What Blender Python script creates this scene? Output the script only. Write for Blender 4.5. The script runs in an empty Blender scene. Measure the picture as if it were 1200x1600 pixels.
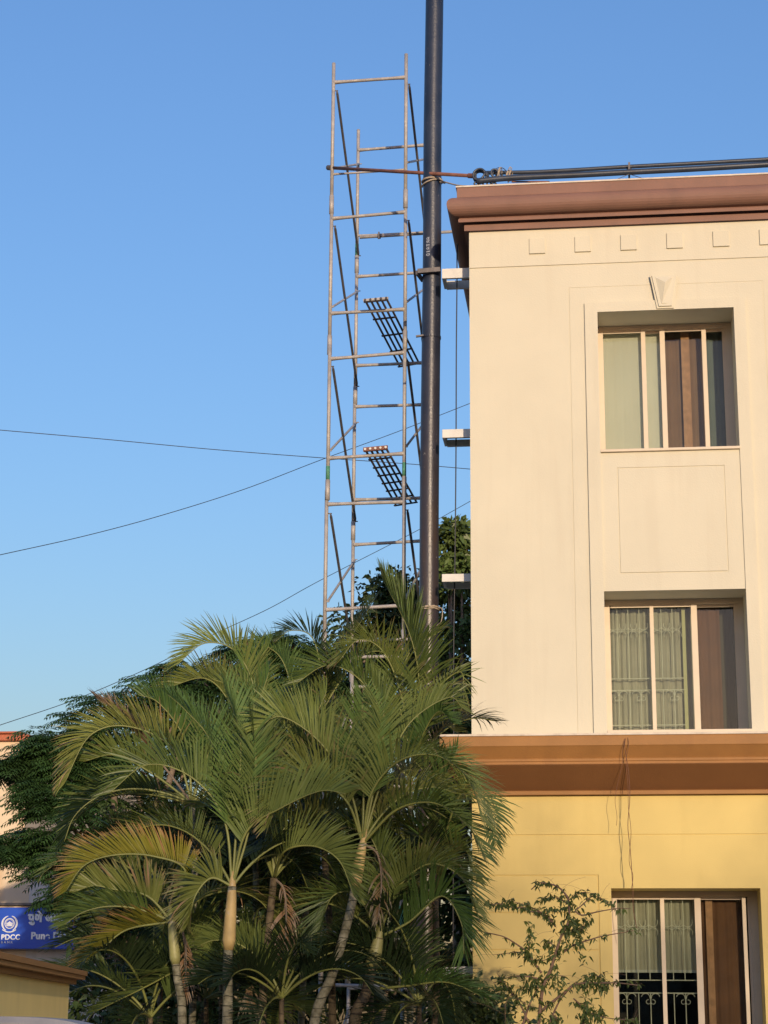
import bpy, math, random
from mathutils import Vector, Matrix
C = bpy.data.collections.new('scene_objects'); bpy.context.scene.collection.children.link(C)
S = bpy.context.scene
R = math.radians

# ------------------------------------------------------------ camera
F_PX = 2948.76
YAW, PITCH, ROLL = R(6.7896), R(15.1617), R(0.42667)
fw = Vector((-math.sin(YAW)*math.cos(PITCH), math.cos(YAW)*math.cos(PITCH), math.sin(PITCH)))
r0 = Vector((math.cos(YAW), math.sin(YAW), 0)); u0 = r0.cross(fw)
rt = math.cos(ROLL)*r0 + math.sin(ROLL)*u0; up = -math.sin(ROLL)*r0 + math.cos(ROLL)*u0
CAM = Vector((0, 0, 1.6))
cd = bpy.data.cameras.new('camera'); cam = bpy.data.objects.new('camera', cd); S.collection.objects.link(cam)
cd.sensor_fit = 'VERTICAL'; cd.sensor_height = 24; cd.sensor_width = 18; cd.lens = F_PX*24/1600
cd.clip_start = 0.1; cd.clip_end = 3000
cam.matrix_world = Matrix(((rt.x, up.x, -fw.x, CAM.x), (rt.y, up.y, -fw.y, CAM.y), (rt.z, up.z, -fw.z, CAM.z), (0, 0, 0, 1)))
S.camera = cam
S.render.resolution_x = 768; S.render.resolution_y = 1024

# ------------------------------------------------------------ sky, sun, exposure
SUN_EL, SUN_AZ = R(9.0), R(15.5)            # azimuth measured from -Y (behind the camera) towards +X
w = bpy.data.worlds.new('World'); S.world = w; w.use_nodes = True
nt = w.node_tree; bg = nt.nodes['Background']
sky = nt.nodes.new('ShaderNodeTexSky'); sky.sky_type = 'NISHITA'; sky.sun_disc = False
sky.sun_elevation = SUN_EL; sky.sun_rotation = math.pi - SUN_AZ
sky.air_density = 1.8; sky.dust_density = 1.5; sky.ozone_density = 6.0; sky.altitude = 100
tint = nt.nodes.new('ShaderNodeMix'); tint.data_type = 'RGBA'; tint.blend_type = 'MULTIPLY'; tint.inputs[0].default_value = 1; tint.inputs[7].default_value = (1.11, .91, 1.02, 1)
nt.links.new(sky.outputs[0], tint.inputs[6]); nt.links.new(tint.outputs[2], bg.inputs[0]); bg.inputs[1].default_value = 0.15
sd = bpy.data.lights.new('sun', 'SUN'); sun = bpy.data.objects.new('sun', sd); S.collection.objects.link(sun)
sd.energy = 2.0; sd.angle = R(0.6); sd.color = (1.0, 0.78, 0.54)
to_sun = Vector((math.sin(SUN_AZ)*math.cos(SUN_EL), -math.cos(SUN_AZ)*math.cos(SUN_EL), math.sin(SUN_EL)))
sun.rotation_euler = to_sun.to_track_quat('Z', 'Y').to_euler()
S.view_settings.view_transform = 'Standard'; S.view_settings.look = 'None'
S.view_settings.exposure = 0.93; S.view_settings.gamma = 1

# ------------------------------------------------------------ helpers
def at(px, py, Y):
    d = (px-600)/F_PX*rt + (800-py)/F_PX*up + fw
    return CAM + d*(Y/d.y)
def atz(px, py, z):
    d = (px-600)/F_PX*rt + (800-py)/F_PX*up + fw
    return CAM + d*((z-1.6)/d.z)

def tag(o, label=None, cat=None, group=None, kind=None):
    if label: o['label'] = label
    if cat: o['category'] = cat
    if group: o['group'] = group
    if kind: o['kind'] = kind
    return o
def thing(name, label, cat, loc=(0, 0, 0), group=None):
    o = bpy.data.objects.new(name, None); C.objects.link(o); o.location = loc; o.empty_display_size = .1
    return tag(o, label, cat, group)

class MB:
    def __init__(s): s.v = []; s.f = []; s.t = []; s.hast = False
    def quad(s, a, b, c, d):
        n = len(s.v); s.v += [tuple(a), tuple(b), tuple(c), tuple(d)]; s.f.append((n, n+1, n+2, n+3)); return s
    def tri(s, a, b, c):
        n = len(s.v); s.v += [tuple(a), tuple(b), tuple(c)]; s.f.append((n, n+1, n+2)); return s
    def box(s, x0, x1, y0, y1, z0, z1):
        n = len(s.v)
        s.v += [(x0,y0,z0),(x1,y0,z0),(x1,y1,z0),(x0,y1,z0),(x0,y0,z1),(x1,y0,z1),(x1,y1,z1),(x0,y1,z1)]
        s.f += [tuple(n+i for i in q) for q in ((0,3,2,1),(4,5,6,7),(0,1,5,4),(1,2,6,5),(2,3,7,6),(3,0,4,7))]; return s
    def beam(s, a, b, w, h, side=None):                 # rectangular bar between two points
        a = Vector(a); b = Vector(b); d = (b-a).normalized()
        sd_ = side or (d.cross(Vector((0,0,1))) if abs(d.z) < .95 else Vector((1,0,0)))
        sd_ = sd_.normalized(); u = sd_.cross(d).normalized(); n = len(s.v)
        for p in (a, b):
            for i, j in ((-1,-1),(1,-1),(1,1),(-1,1)): s.v.append(tuple(p+sd_*(i*w/2)+u*(j*h/2)))
        s.f += [(n,n+1,n+2,n+3),(n+7,n+6,n+5,n+4)] + [(n+i,n+4+i,n+4+(i+1)%4,n+(i+1)%4) for i in range(4)]; return s
    def tube(s, pts, rad, n=8, cap=True):
        pts = [Vector(p) for p in pts]
        if not isinstance(rad, (list, tuple)): rad = [rad]*len(pts)
        b0 = len(s.v); pu = None
        for i, p in enumerate(pts):
            d = (pts[min(i+1, len(pts)-1)] - pts[max(i-1, 0)])
            d = d.normalized() if d.length > 1e-9 else Vector((0,0,1))
            if pu is None: pu = d.orthogonal().normalized()
            pu = (pu - d*pu.dot(d)).normalized(); q = d.cross(pu)
            for k in range(n):
                a = 2*math.pi*k/n; s.v.append(tuple(p + (pu*math.cos(a)+q*math.sin(a))*rad[i]))
        for i in range(len(pts)-1):
            for k in range(n):
                a = b0+i*n+k; b = b0+i*n+(k+1) % n; s.f.append((a, b, b+n, a+n))
        if cap: s.f.append(tuple(b0+k for k in range(n))[::-1]); s.f.append(tuple(b0+(len(pts)-1)*n+k for k in range(n)))
        return s
    def build(s, name, mat, parent=None, smooth=False, loc=None, bevel=0):
        root = parent
        while root is not None and root.parent is not None: root = root.parent
        off = Vector(root.location) if root is not None else Vector(loc or (0, 0, 0))
        m = bpy.data.meshes.new(name)
        m.from_pydata([(a-off.x, b-off.y, c-off.z) for a, b, c in s.v], [], s.f); m.materials.append(mat)
        if s.hast:
            at_ = m.attributes.new('tip', 'FLOAT', 'POINT'); at_.data.foreach_set('value', s.t)
        if smooth: m.polygons.foreach_set('use_smooth', [True]*len(m.polygons))
        m.update()
        o = bpy.data.objects.new(name, m); C.objects.link(o)
        if parent is not None: o.parent = parent
        else: o.location = off
        if bevel:
            bm_ = o.modifiers.new('bevel', 'BEVEL'); bm_.width = bevel; bm_.segments = 2; bm_.limit_method = 'ANGLE'
        return o

def arc(c, ax, ay, r, a0, a1, n=10):
    c = Vector(c); return [c + Vector(ax)*(r*math.cos(a0+(a1-a0)*i/n)) + Vector(ay)*(r*math.sin(a0+(a1-a0)*i/n)) for i in range(n+1)]
def spline(pts, n=6):                                   # Catmull-Rom
    P = [Vector(p) for p in pts]; P = [P[0]*2-P[1]]+P+[P[-1]*2-P[-2]]; out = []
    for i in range(1, len(P)-2):
        for k in range(n):
            t = k/n; a, b, c, d = P[i-1:i+3]
            out.append(.5*((2*b)+(c-a)*t+(2*a-5*b+4*c-d)*t*t+(3*b-a-3*c+d)*t**3))
    out.append(P[-2]); return out

# ------------------------------------------------------------ materials
def newmat(name):
    m = bpy.data.materials.new(name); m.use_nodes = True; return m, m.node_tree, m.node_tree.nodes['Principled BSDF']
def N(nt, t, **kw):
    n = nt.nodes.new(t)
    for k, v in kw.items(): setattr(n, k, v)
    return n
def mix_rgb(nt, fac, a, b, blend='MIX'):
    n = N(nt, 'ShaderNodeMix', data_type='RGBA', blend_type=blend)
    for i, v in ((0, fac), (6, a), (7, b)):
        if hasattr(v, 'links') or hasattr(v, 'is_output'): nt.links.new(v, n.inputs[i])
        else: n.inputs[i].default_value = v if i == 0 else (*v, 1)
    return n.outputs[2]
def noise(nt, scale, detail=4, stretch=None, rough=.55):
    tc = N(nt, 'ShaderNodeTexCoord'); mp = N(nt, 'ShaderNodeMapping')
    nt.links.new(tc.outputs['Object'], mp.inputs[0])
    if stretch: mp.inputs['Scale'].default_value = stretch
    n = N(nt, 'ShaderNodeTexNoise'); n.inputs['Scale'].default_value = scale; n.inputs['Detail'].default_value = detail
    n.inputs['Roughness'].default_value = rough
    nt.links.new(mp.outputs[0], n.inputs['Vector']); return n.outputs[0]
def ramp(nt, x, lo, hi):
    n = N(nt, 'ShaderNodeMapRange'); n.inputs[1].default_value = lo; n.inputs[2].default_value = hi
    nt.links.new(x, n.inputs[0]); return n.outputs[0]
def mat(name, col, rough=.7, var=.12, scale=4, bump=.0, bscale=60, metal=0, stain=None, stain_amt=0, stretch=None, spec=.5, patches=None):
    m, nt, b = newmat(name)
    n1 = ramp(nt, noise(nt, scale), .3, .7)
    c = mix_rgb(nt, n1, tuple(x*(1-var) for x in col), tuple(min(1, x*(1+var)) for x in col))
    if stain:
        n2 = ramp(nt, noise(nt, 1.0, 6, stretch or (6, 6, .5)), .52, .78)
        mm = N(nt, 'ShaderNodeMath', operation='MULTIPLY'); nt.links.new(n2, mm.inputs[0]); mm.inputs[1].default_value = stain_amt
        c = mix_rgb(nt, mm.outputs[0], c, stain)
    if patches:
        n3 = ramp(nt, noise(nt, patches[1], 5), patches[2], patches[2]+.06)
        c = mix_rgb(nt, n3, c, patches[0])
    nt.links.new(c, b.inputs['Base Color']); b.inputs['Roughness'].default_value = rough
    b.inputs['Metallic'].default_value = metal; b.inputs['Specular IOR Level'].default_value = spec
    if bump:
        bp = N(nt, 'ShaderNodeBump'); bp.inputs['Strength'].default_value = bump; bp.inputs['Distance'].default_value = .01
        nt.links.new(noise(nt, bscale, 5), bp.inputs['Height']); nt.links.new(bp.outputs[0], b.inputs['Normal'])
    return m
def leafmat(name, col, tipcol=None, tip0=.6, var=.3, rough=.42, trans=.3, scale=1.5, edge=.35):
    m, nt, b = newmat(name)
    n1 = ramp(nt, noise(nt, scale, 3), .32, .68)
    c = mix_rgb(nt, n1, tuple(x*(1-var) for x in col), tuple(x*(1+var) for x in col))
    if tipcol:
        a = N(nt, 'ShaderNodeAttribute'); a.attribute_name = 'tip'
        ad = N(nt, 'ShaderNodeMath', operation='ADD'); nt.links.new(a.outputs['Fac'], ad.inputs[0])
        n2 = N(nt, 'ShaderNodeMath', operation='MULTIPLY_ADD'); nt.links.new(noise(nt, 7, 2), n2.inputs[0]); n2.inputs[1].default_value = .7; n2.inputs[2].default_value = -.35
        nt.links.new(n2.outputs[0], ad.inputs[1])
        c = mix_rgb(nt, ramp(nt, ad.outputs[0], tip0, tip0+edge), c, tipcol)
    oi = N(nt, 'ShaderNodeObjectInfo')              # every frond or crown a little different in tone, some yellower
    c = mix_rgb(nt, oi.outputs['Random'], c, mix_rgb(nt, 1.0, c, (.50, .62, .55), 'MULTIPLY'))
    nt.links.new(c, b.inputs['Base Color']); b.inputs['Roughness'].default_value = rough; b.inputs['Specular IOR Level'].default_value = .35
    tr = N(nt, 'ShaderNodeBsdfTranslucent'); nt.links.new(mix_rgb(nt, 1.0, c, (1.0, 1.05, .55), 'MULTIPLY'), tr.inputs[0])
    mx = N(nt, 'ShaderNodeMixShader'); mx.inputs[0].default_value = trans
    out = nt.nodes['Material Output']
    nt.links.new(b.outputs[0], mx.inputs[1]); nt.links.new(tr.outputs[0], mx.inputs[2]); nt.links.new(mx.outputs[0], out.inputs[0])
    return m
M = {}
M['cream'] = mat('cream_plaster', (.60, .56, .435), .75, .035, 1.2, .18, 60, stain=(.50, .44, .33), stain_amt=.3)
M['yellow'] = mat('yellow_plaster', (.62, .485, .175), .75, .04, 1.5, .12, 90, stain=(.50, .38, .13), stain_amt=.45, stretch=(3, 3, .8))
M['yellow_b'] = mat('boundary_yellow_plaster', (.86, .66, .24), .8, .05, 2, .12, 60, stain=(.66, .50, .2), stain_amt=.35)  # raised above the building's yellow to offset the weak light on this wall
M['terra'] = mat('terracotta_paint', (.22, .115, .083), .7, .08, 2.5, .15, 70, stain=(.16, .09, .07), stain_amt=.5, stretch=(5, 5, 1.2))
M['brown'] = mat('brown_paint', (.31, .150, .044), .7, .10, 2.5, .15, 70, stain=(.26, .12, .04), stain_amt=.55, stretch=(6, 6, .8))
M['brown_dark'] = mat('dark_brown_soffit', (.165, .070, .022), .7, .06, 2.5, .15, 70, stain=(.13, .055, .018), stain_amt=.35, stretch=(1, 1, 6))  # band soffit, a darker brown than the face above it
M['capstone'] = mat('pale_cap', (.62, .55, .46), .8, .15, 6, .2, stain=(.3, .24, .18), stain_amt=.6, stretch=(8, 8, 8))
M['roof'] = mat('roof_screed', (.35, .33, .30), .9, .15, 3)
M['alu'] = mat('window_frame_paint', (.56, .47, .35), .45, .05, 5, metal=0)
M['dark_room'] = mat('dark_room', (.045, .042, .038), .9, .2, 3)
M['sage'] = mat('pale_green_blind', (.58, .59, .52), .8, .06, 1.0)
M['sheer'] = mat('grey_green_curtain', (.33, .335, .265), .85, .10, 4, stretch=(40, 1, 1))
M['teal'] = mat('teal_sky_reflection', (.13, .165, .155), .85, .1, 3)  # colour stands in for sky reflected over the dark interior
M['gap_sheet'] = mat('gap_lightening_sheet', (.07, .07, .055), .85, .1, 3)  # added sheet that lifts the tone of the middle window's dark gap
M['brownc_light'] = mat('light_brown_curtain', (.20, .12, .068), .85, .1, 4)
M['brownc'] = mat('brown_curtain', (.13, .062, .030), .85, .15, 5)
M['wood'] = mat('wooden_strip', (.36, .19, .09), .6, .2, 12, stretch=(30, 30, 1))
M['hem'] = mat('pale_hem', (.42, .46, .42), .8, .05)
M['strip'] = mat('yellow_green_strip', (.42, .44, .24), .7, .05)
M['grille'] = mat('painted_grille', (.52, .55, .46), .5, .1, 9)
M['steel'] = mat('galvanised_tube', (.38, .355, .335), .5, .18, 9, .2, 50, metal=.1, patches=((.50, .46, .40), 14, .60), spec=.5)
M['steel_dark'] = mat('dark_brace_tube', (.11, .10, .10), .5, .3, 9, .2, 50, metal=.3)
M['green'] = mat('green_paint_band', (.08, .26, .16), .6, .3, 20)
M['rust'] = mat('rusty_tube', (.20, .085, .06), .75, .3, 12, .3, 60)
M['grate'] = mat('plank_steel', (.055, .045, .05), .6, .3, 12, .2, metal=.2)
M['ledge'] = mat('white_ledge', (.66, .64, .60), .7, .08, 8, .1, stain=(.45, .40, .33), stain_amt=.4)
M['rope'] = mat('pale_rope', (.40, .33, .25), .9, .2, 40, .4, 120)
M['wire'] = mat('black_wire', (.03, .03, .035), .5, .1)
M['cable'] = mat('black_conduit', (.035, .045, .065), .38, .25, 6, .1)
M['thin_wire'] = mat('reddish_wire', (.16, .07, .04), .7, .2, 9)
M['soil'] = mat('dry_soil', (.22, .17, .12), .95, .25, .4, .3, 8)
M['asphalt'] = mat('asphalt', (.06, .058, .055), .9, .2, 3, .3, 90)
M['paving'] = mat('paving', (.30, .28, .25), .9, .15, 2, .2, 30)
M['bark'] = mat('grey_bark', (.17, .13, .095), .9, .3, 9, .6, 40)
M['twig'] = mat('brown_twig', (.20, .125, .085), .85, .25, 20, .3, 90)
M['far_cream'] = mat('weathered_cream_wall', (.66, .53, .37), .85, .08, 2, .1, stain=(.52, .30, .12), stain_amt=.75, stretch=(1.6, 1.6, .25))
M['far_white'] = mat('weathered_white_wall', (.55, .52, .48), .85, .1, 2, .1, stain=(.35, .3, .25), stain_amt=.5)
M['far_terra'] = mat('tile_edge', (.42, .13, .07), .8, .15, 6)
M['sign_blue'] = mat('blue_sign_vinyl', (.008, .07, .48), .35, .05, 2)
M['sign_white'] = mat('white_lettering', (.75, .77, .80), .4, .02)
M['concrete'] = mat('pale_concrete', (.30, .29, .29), .85, .12, 9, .3)
M['letters'] = mat('pipe_lettering', (.42, .45, .52), .6, .3, 60)

def pipemat():
    m, nt, b = newmat('black_pipe_paint')
    c = mix_rgb(nt, ramp(nt, noise(nt, 3, 5), .3, .7), (.010, .016, .034), (.024, .032, .056))
    c = mix_rgb(nt, ramp(nt, noise(nt, 1.6, 6, (3, 3, .5)), .50, .72), c, (.060, .044, .034))
    tc = N(nt, 'ShaderNodeTexCoord'); sp = N(nt, 'ShaderNodeSeparateXYZ'); nt.links.new(tc.outputs['Object'], sp.inputs[0])
    lowz = ramp(nt, sp.outputs[2], 10.0, 6.5); mu = N(nt, 'ShaderNodeMath', operation='MULTIPLY'); nt.links.new(lowz, mu.inputs[0]); nt.links.new(ramp(nt, noise(nt, 2.2, 5, (3, 3, .6)), .15, .75), mu.inputs[1])
    c = mix_rgb(nt, mu.outputs[0], c, (.060, .036, .024))
    c = mix_rgb(nt, ramp(nt, noise(nt, 38, 3), .70, .74), c, (.30, .28, .26))
    nt.links.new(c, b.inputs['Base Color']); b.inputs['Specular IOR Level'].default_value = .6
    nt.links.new(ramp(nt, noise(nt, 9, 5), -.75, 2.6), b.inputs['Roughness'])
    bp = N(nt, 'ShaderNodeBump'); bp.inputs['Strength'].default_value = .25; bp.inputs['Distance'].default_value = .01
    nt.links.new(noise(nt, 45, 5), bp.inputs['Height']); nt.links.new(bp.outputs[0], b.inputs['Normal'])
    return m
M['pipe'] = pipemat()

def glassmat():
    m, nt, b = newmat('window_glass'); out = nt.nodes['Material Output']; nt.nodes.remove(b)
    t = N(nt, 'ShaderNodeBsdfTransparent'); t.inputs[0].default_value = (.86, .87, .83, 1)
    g = N(nt, 'ShaderNodeBsdfGlossy'); g.inputs['Roughness'].default_value = .03; g.inputs[0].default_value = (.9, .95, 1, 1)
    fr = N(nt, 'ShaderNodeFresnel'); fr.inputs[0].default_value = 1.33
    ad = N(nt, 'ShaderNodeMath', operation='ADD'); ad.inputs[1].default_value = .0; nt.links.new(fr.outputs[0], ad.inputs[0])
    mx = N(nt, 'ShaderNodeMixShader'); nt.links.new(ad.outputs[0], mx.inputs[0]); nt.links.new(t.outputs[0], mx.inputs[1]); nt.links.new(g.outputs[0], mx.inputs[2])
    nt.links.new(mx.outputs[0], out.inputs[0]); return m
M['glass'] = glassmat()

G1 = (.205, .245, .072)
M['frond'] = leafmat('palm_leaf', G1, (.20, .15, .06), .97, .28)
M['frond_fresh'] = leafmat('fresh_palm_leaf', (.15, .23, .066), None, .9, .2)
M['frond_yellow'] = leafmat('yellowing_palm_leaf', (.27, .245, .038), (.46, .25, .12), .60, .22)
M['frond_tipdry'] = leafmat('palm_leaf_with_dry_tips', (.225, .24, .066), (.42, .26, .16), .75, .25)
M['frond_dry'] = leafmat('dry_palm_leaf', (.30, .17, .09), (.40, .30, .23), .3, .25, .8)
M['frond_deep'] = leafmat('shaded_inner_palm_leaf', (.036, .056, .022), None, .9, .3)  # darker leaf green puts the clump's inner shade into the colour
M['feather'] = leafmat('feathery_leaf', (.085, .16, .054), None, .9, .3, .5, .2)
M['broad'] = leafmat('broad_leaf', (.125, .17, .05), None, .9, .35, .4, .2)
M['bush'] = leafmat('bush_leaf', (.072, .105, .034), None, .9, .35, .45, .15)
M['sapling'] = leafmat('sapling_leaf', (.095, .13, .035), None, .9, .3, .45, .25)
M['screen_leaf'] = leafmat('roadside_leaf', (.06, .09, .025), None, .9, .3)
M['rachis'] = mat('palm_midrib', (.17, .185, .05), .5, .2, 6)
M['shaft_green'] = mat('green_crownshaft', (.28, .27, .10), .5, .25, 5, .1)
M['shaft_orange'] = mat('orange_crownshaft', (.42, .30, .12), .6, .35, 4, .2, 30, patches=((.42, .33, .24), 6, .58))
def palmtrunk(name, c1, c2, ring):
    m, nt, b = newmat(name)
    tc = N(nt, 'ShaderNodeTexCoord'); sp = N(nt, 'ShaderNodeSeparateXYZ'); nt.links.new(tc.outputs['Object'], sp.inputs[0])
    ma = N(nt, 'ShaderNodeMath', operation='MULTIPLY_ADD'); nt.links.new(sp.outputs[2], ma.inputs[0]); ma.inputs[1].default_value = ring
    nt.links.new(noise(nt, 5, 2), ma.inputs[2])
    fr = N(nt, 'ShaderNodeMath', operation='FRACT'); nt.links.new(ma.outputs[0], fr.inputs[0])
    c = mix_rgb(nt, ramp(nt, noise(nt, 14, 6), .35, .65), c1, c2)
    c = mix_rgb(nt, ramp(nt, fr.outputs[0], .88, .93), c, tuple(x*.45 for x in c1))
    nt.links.new(c, b.inputs['Base Color']); b.inputs['Roughness'].default_value = .8
    bp = N(nt, 'ShaderNodeBump'); bp.inputs['Strength'].default_value = .6; bp.inputs['Distance'].default_value = .01
    nt.links.new(fr.outputs[0], bp.inputs['Height']); nt.links.new(bp.outputs[0], b.inputs['Normal']); return m
M['ptrunk'] = palmtrunk('ringed_palm_trunk', (.075, .07, .035), (.28, .26, .18), 13)
M['ptrunk_b'] = palmtrunk('brown_palm_trunk', (.05, .036, .02), (.15, .115, .065), 11)

# ------------------------------------------------------------ ground
g = MB(); g.quad((-600, -400, 0), (600, -400, 0), (600, 900, 0), (-600, 900, 0)); tag(g.build('ground', M['soil']), kind='structure')
g = MB(); g.quad((-200, -14, .004), (200, -14, .004), (200, 8, .004), (-200, 8, .004)); tag(g.build('road', M['asphalt']), kind='structure')
g = MB(); g.box(-200, 200, 8, 10, .0, .14); tag(g.build('pavement', M['paving']), kind='structure')

# ------------------------------------------------------------ the building
D = 20.0; XC = -1.423; XR = 12.0; YB = 32.0
bld = thing('apartment_building', 'cream building with terracotta cornice, yellow ground floor and three stacked windows', 'building', (XC, D, 0))

def relief(xs, zs, hf, deep=.55):
    """stepped wall surface: one cell per (x, z) interval, hf gives how far it stands out (None = opening)"""
    mb = MB(); H = [[hf((xs[i]+xs[i+1])/2, (zs[j]+zs[j+1])/2) for j in range(len(zs)-1)] for i in range(len(xs)-1)]
    yy = lambda h: D + deep if h is None else D - h
    for i in range(len(xs)-1):
        for j in range(len(zs)-1):
            h = H[i][j]; x0, x1, z0, z1 = xs[i], xs[i+1], zs[j], zs[j+1]
            if h is not None: mb.quad((x0, yy(h), z0), (x1, yy(h), z0), (x1, yy(h), z1), (x0, yy(h), z1))
            if i+1 < len(xs)-1 and H[i+1][j] != h:
                a, b = yy(h), yy(H[i+1][j]); mb.quad((x1, a, z0), (x1, b, z0), (x1, b, z1), (x1, a, z1))
            if j+1 < len(zs)-1 and H[i][j+1] != h:
                a, b = yy(h), yy(H[i][j+1]); mb.quad((x0, a, z1), (x1, a, z1), (x1, b, z1), (x0, b, z1))
    # left return to the wall plane
    for j in range(len(zs)-1):
        mb.quad((xs[0], yy(H[0][j]), zs[j]), (xs[0], yy(H[0][j]), zs[j+1]), (xs[0], D+.3, zs[j+1]), (xs[0], D+.3, zs[j]))
    return mb
def hf_up(x, z):
    if .014 < x < 1.519 and (7.68 < z < 9.313 or 4.585 < z < 6.11): return None
    if z > 9.91: return .012
    if -.128 < x < 1.652 and z < 9.43:
        if .014 < x < 1.519 and 6.11 < z < 7.68:
            inner = .2 < x < 1.335 and 6.312 < z < 7.48
            groove = (.187 < x < 1.348 and 6.30 < z < 7.492) and not inner
            return .010 if groove else (.020 if inner else .018)
        return .036
    if -.302 < x < 1.856 and z < 9.63: return -.004 if (x < -.294 or x > 1.848 or z > 9.622) else .004
    return 0
xs = [XC, -.302, -.294, -.128, .014, .187, .199, 1.336, 1.348, 1.519, 1.652, 1.848, 1.856, XR]
zs = [4.50, 4.585, 6.11, 6.30, 6.312, 7.48, 7.492, 7.68, 9.313, 9.43, 9.622, 9.63, 9.91, 10.50]
wall = relief(xs, zs, hf_up)
wall.quad((XC, D+.3, 4.5), (XC, D+.3, 10.9), (XC, YB, 10.9), (XC, YB, 4.5))
wall.quad((XR, D, 4.5), (XR, YB, 4.5), (XR, YB, 10.9), (XR, D, 10.9)).quad((XC, YB, 0), (XR, YB, 0), (XR, YB, 10.9), (XC, YB, 10.9))
wall.build('upper_wall', M['cream'], bld)
LG = [3.098, 2.718, 2.342, 1.963, 1.585, 1.205, .83, .45]
def hf_lo(x, z):
    if .014 < x < 1.533 and 1.33 < z < 2.966: return None
    if 3.508 < z < 3.520: return -.010
    if x < -.112:
        if -.124 < x and z < 3.104: return -.014
        if any(g_-.006 < z < g_+.006 for g_ in LG): return -.012
        return 0
    return .004 if z < 3.098 else 0
zl = sorted([0, 1.33, 2.966, 3.098, 3.508, 3.520, 4.2] + [g_+s_ for g_ in LG for s_ in (-.006, .006)])
low = relief([XC, -.124, -.112, .014, 1.533, XR], zl, hf_lo)
low.quad((XC, D+.3, 0), (XC, D+.3, 4.5), (XC, YB, 4.5), (XC, YB, 0)).quad((XR, D, 0), (XR, YB, 0), (XR, YB, 4.5), (XR, D, 4.5))
low.build('lower_wall', M['yellow'], bld)
MB().quad((XC-.1, D-.1, 10.87), (XR, D-.1, 10.87), (XR, YB, 10.87), (XC-.1, YB, 10.87)).build('roof', M['roof'], bld)

def sweep(prof):
    mb = MB(); rows = []
    for o, z in prof: rows.append([(XR, D-o, z), (XC-o, D-o, z), (XC-o, YB, z)])
    for a, b in zip(rows, rows[1:]):
        for k in range(2): mb.quad(a[k], a[k+1], b[k+1], b[k])
    return mb
def zo(px, py, o): return at(px, py, D-o).z
pr = [(0, zo(733, 362, 0)), (.052, zo(726, 361, .052)), (.052, zo(726, 352, .052)), (.040, zo(726, 350.5, .05)), (.04, zo(726, 348, .04)),
      (.115, zo(715, 347.5, .115)), (.115, zo(715, 342.5, .115)), (.10, zo(715, 341, .10))]
zb0, zb1 = zo(705, 340, .12), zo(705, 306.5, .2)
zc_, zr_ = (zb0+zb1)/2, (zb1-zb0)/2
for k in range(13):
    a = -math.pi/2 + math.pi*k/12
    pr.append((.125 + .115*math.cos(a), zc_ + zr_*math.sin(a)))
zt = zo(717, 293.5, .13)
pr += [(.115, zb1-.004), (.13, zb1+.012), (.13, zt)]
cor = sweep(pr).build('cornice', M['terra'], bld)
sweep([(.128, zt), (.142, zt+.002), (.142, zt+.020), (-.35, zt+.022)]).build('roof_edge_cap', M['capstone'], cor)
zq = lambda py, o: at(900, py-1.5, D-o).z
pb = [(0, zq(1149, .3)+.004), (.315, zq(1150.5, .315)), (.315, zq(1166, .315)), (.305, zq(1168, .3)), (.225, zq(1186, .225)), (.235, zq(1187, .235)), (.235, zq(1190.5, .235)),
      (.225, zq(1191.5, .225)), (.225, zq(1195, .225)), (.285, zq(1196, .285)), (.275, zq(1198, .275)), (.055, zq(1236.5, .055)), (.07, zq(1237.5, .07)), (.07, zq(1243, .07)), (0, zq(1244.5, 0))]
band = sweep(pb[:10]).build('band_cornice', M['brown'], bld)
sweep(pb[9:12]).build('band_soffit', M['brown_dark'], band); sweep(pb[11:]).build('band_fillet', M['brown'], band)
zt2 = zq(1150.5, .315)
sweep([(.318, zt2-.002), (.33, zt2), (.33, zt2+.022), (.0, zt2+.030)]).build('band_cap', M['capstone'], band)

for k in range(12):                                     # frieze squares
    x = -.737+.5155*k
    MB().box(x, x+.180, D-.032, D-.010, 10.050, 10.238).build('frieze_block', M['cream'], bld, bevel=.004)
# keystone over the top window
def trap(mb, ins, y0, y1, zt_, zb_, xt, xb):
    xa, xb_ = xt; xc, xd = xb
    f = [(xc+ins, zb_+ins), (xd-ins, zb_+ins), (xb_-ins, zt_-ins*.6), (xa+ins, zt_-ins*.6)]
    n = len(mb.v); mb.v += [(x, y1, z) for x, z in f]+[(x, y0, z) for x, z in f]
    mb.f += [(n, n+1, n+2, n+3)]+[(n+i, n+4+i, n+4+(i+1) % 4, n+(i+1) % 4) for i in range(4)]; return mb
kb = MB(); KA = (9.726, 9.322, (.607, .925), (.676, .862))
trap(kb, 0, D-.03, D-.053, *KA); trap(kb, .022, D-.053, D-.070, *KA)
a, b_, c_, d_ = [(x, D-.070, z) for x, z in ((.725, 9.372), (.815, 9.372), (.862, 9.69), (.668, 9.69))]
p1, p2 = (.772, D-.112, 9.61), (.732, D-.076, 9.376)
kb.quad(a, p2, p1, d_); kb.quad(p2, b_, c_, p1); kb.tri(a, b_, p2); kb.tri(d_, p1, c_)
kb.build('keystone', M['cream'], bld)

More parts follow.
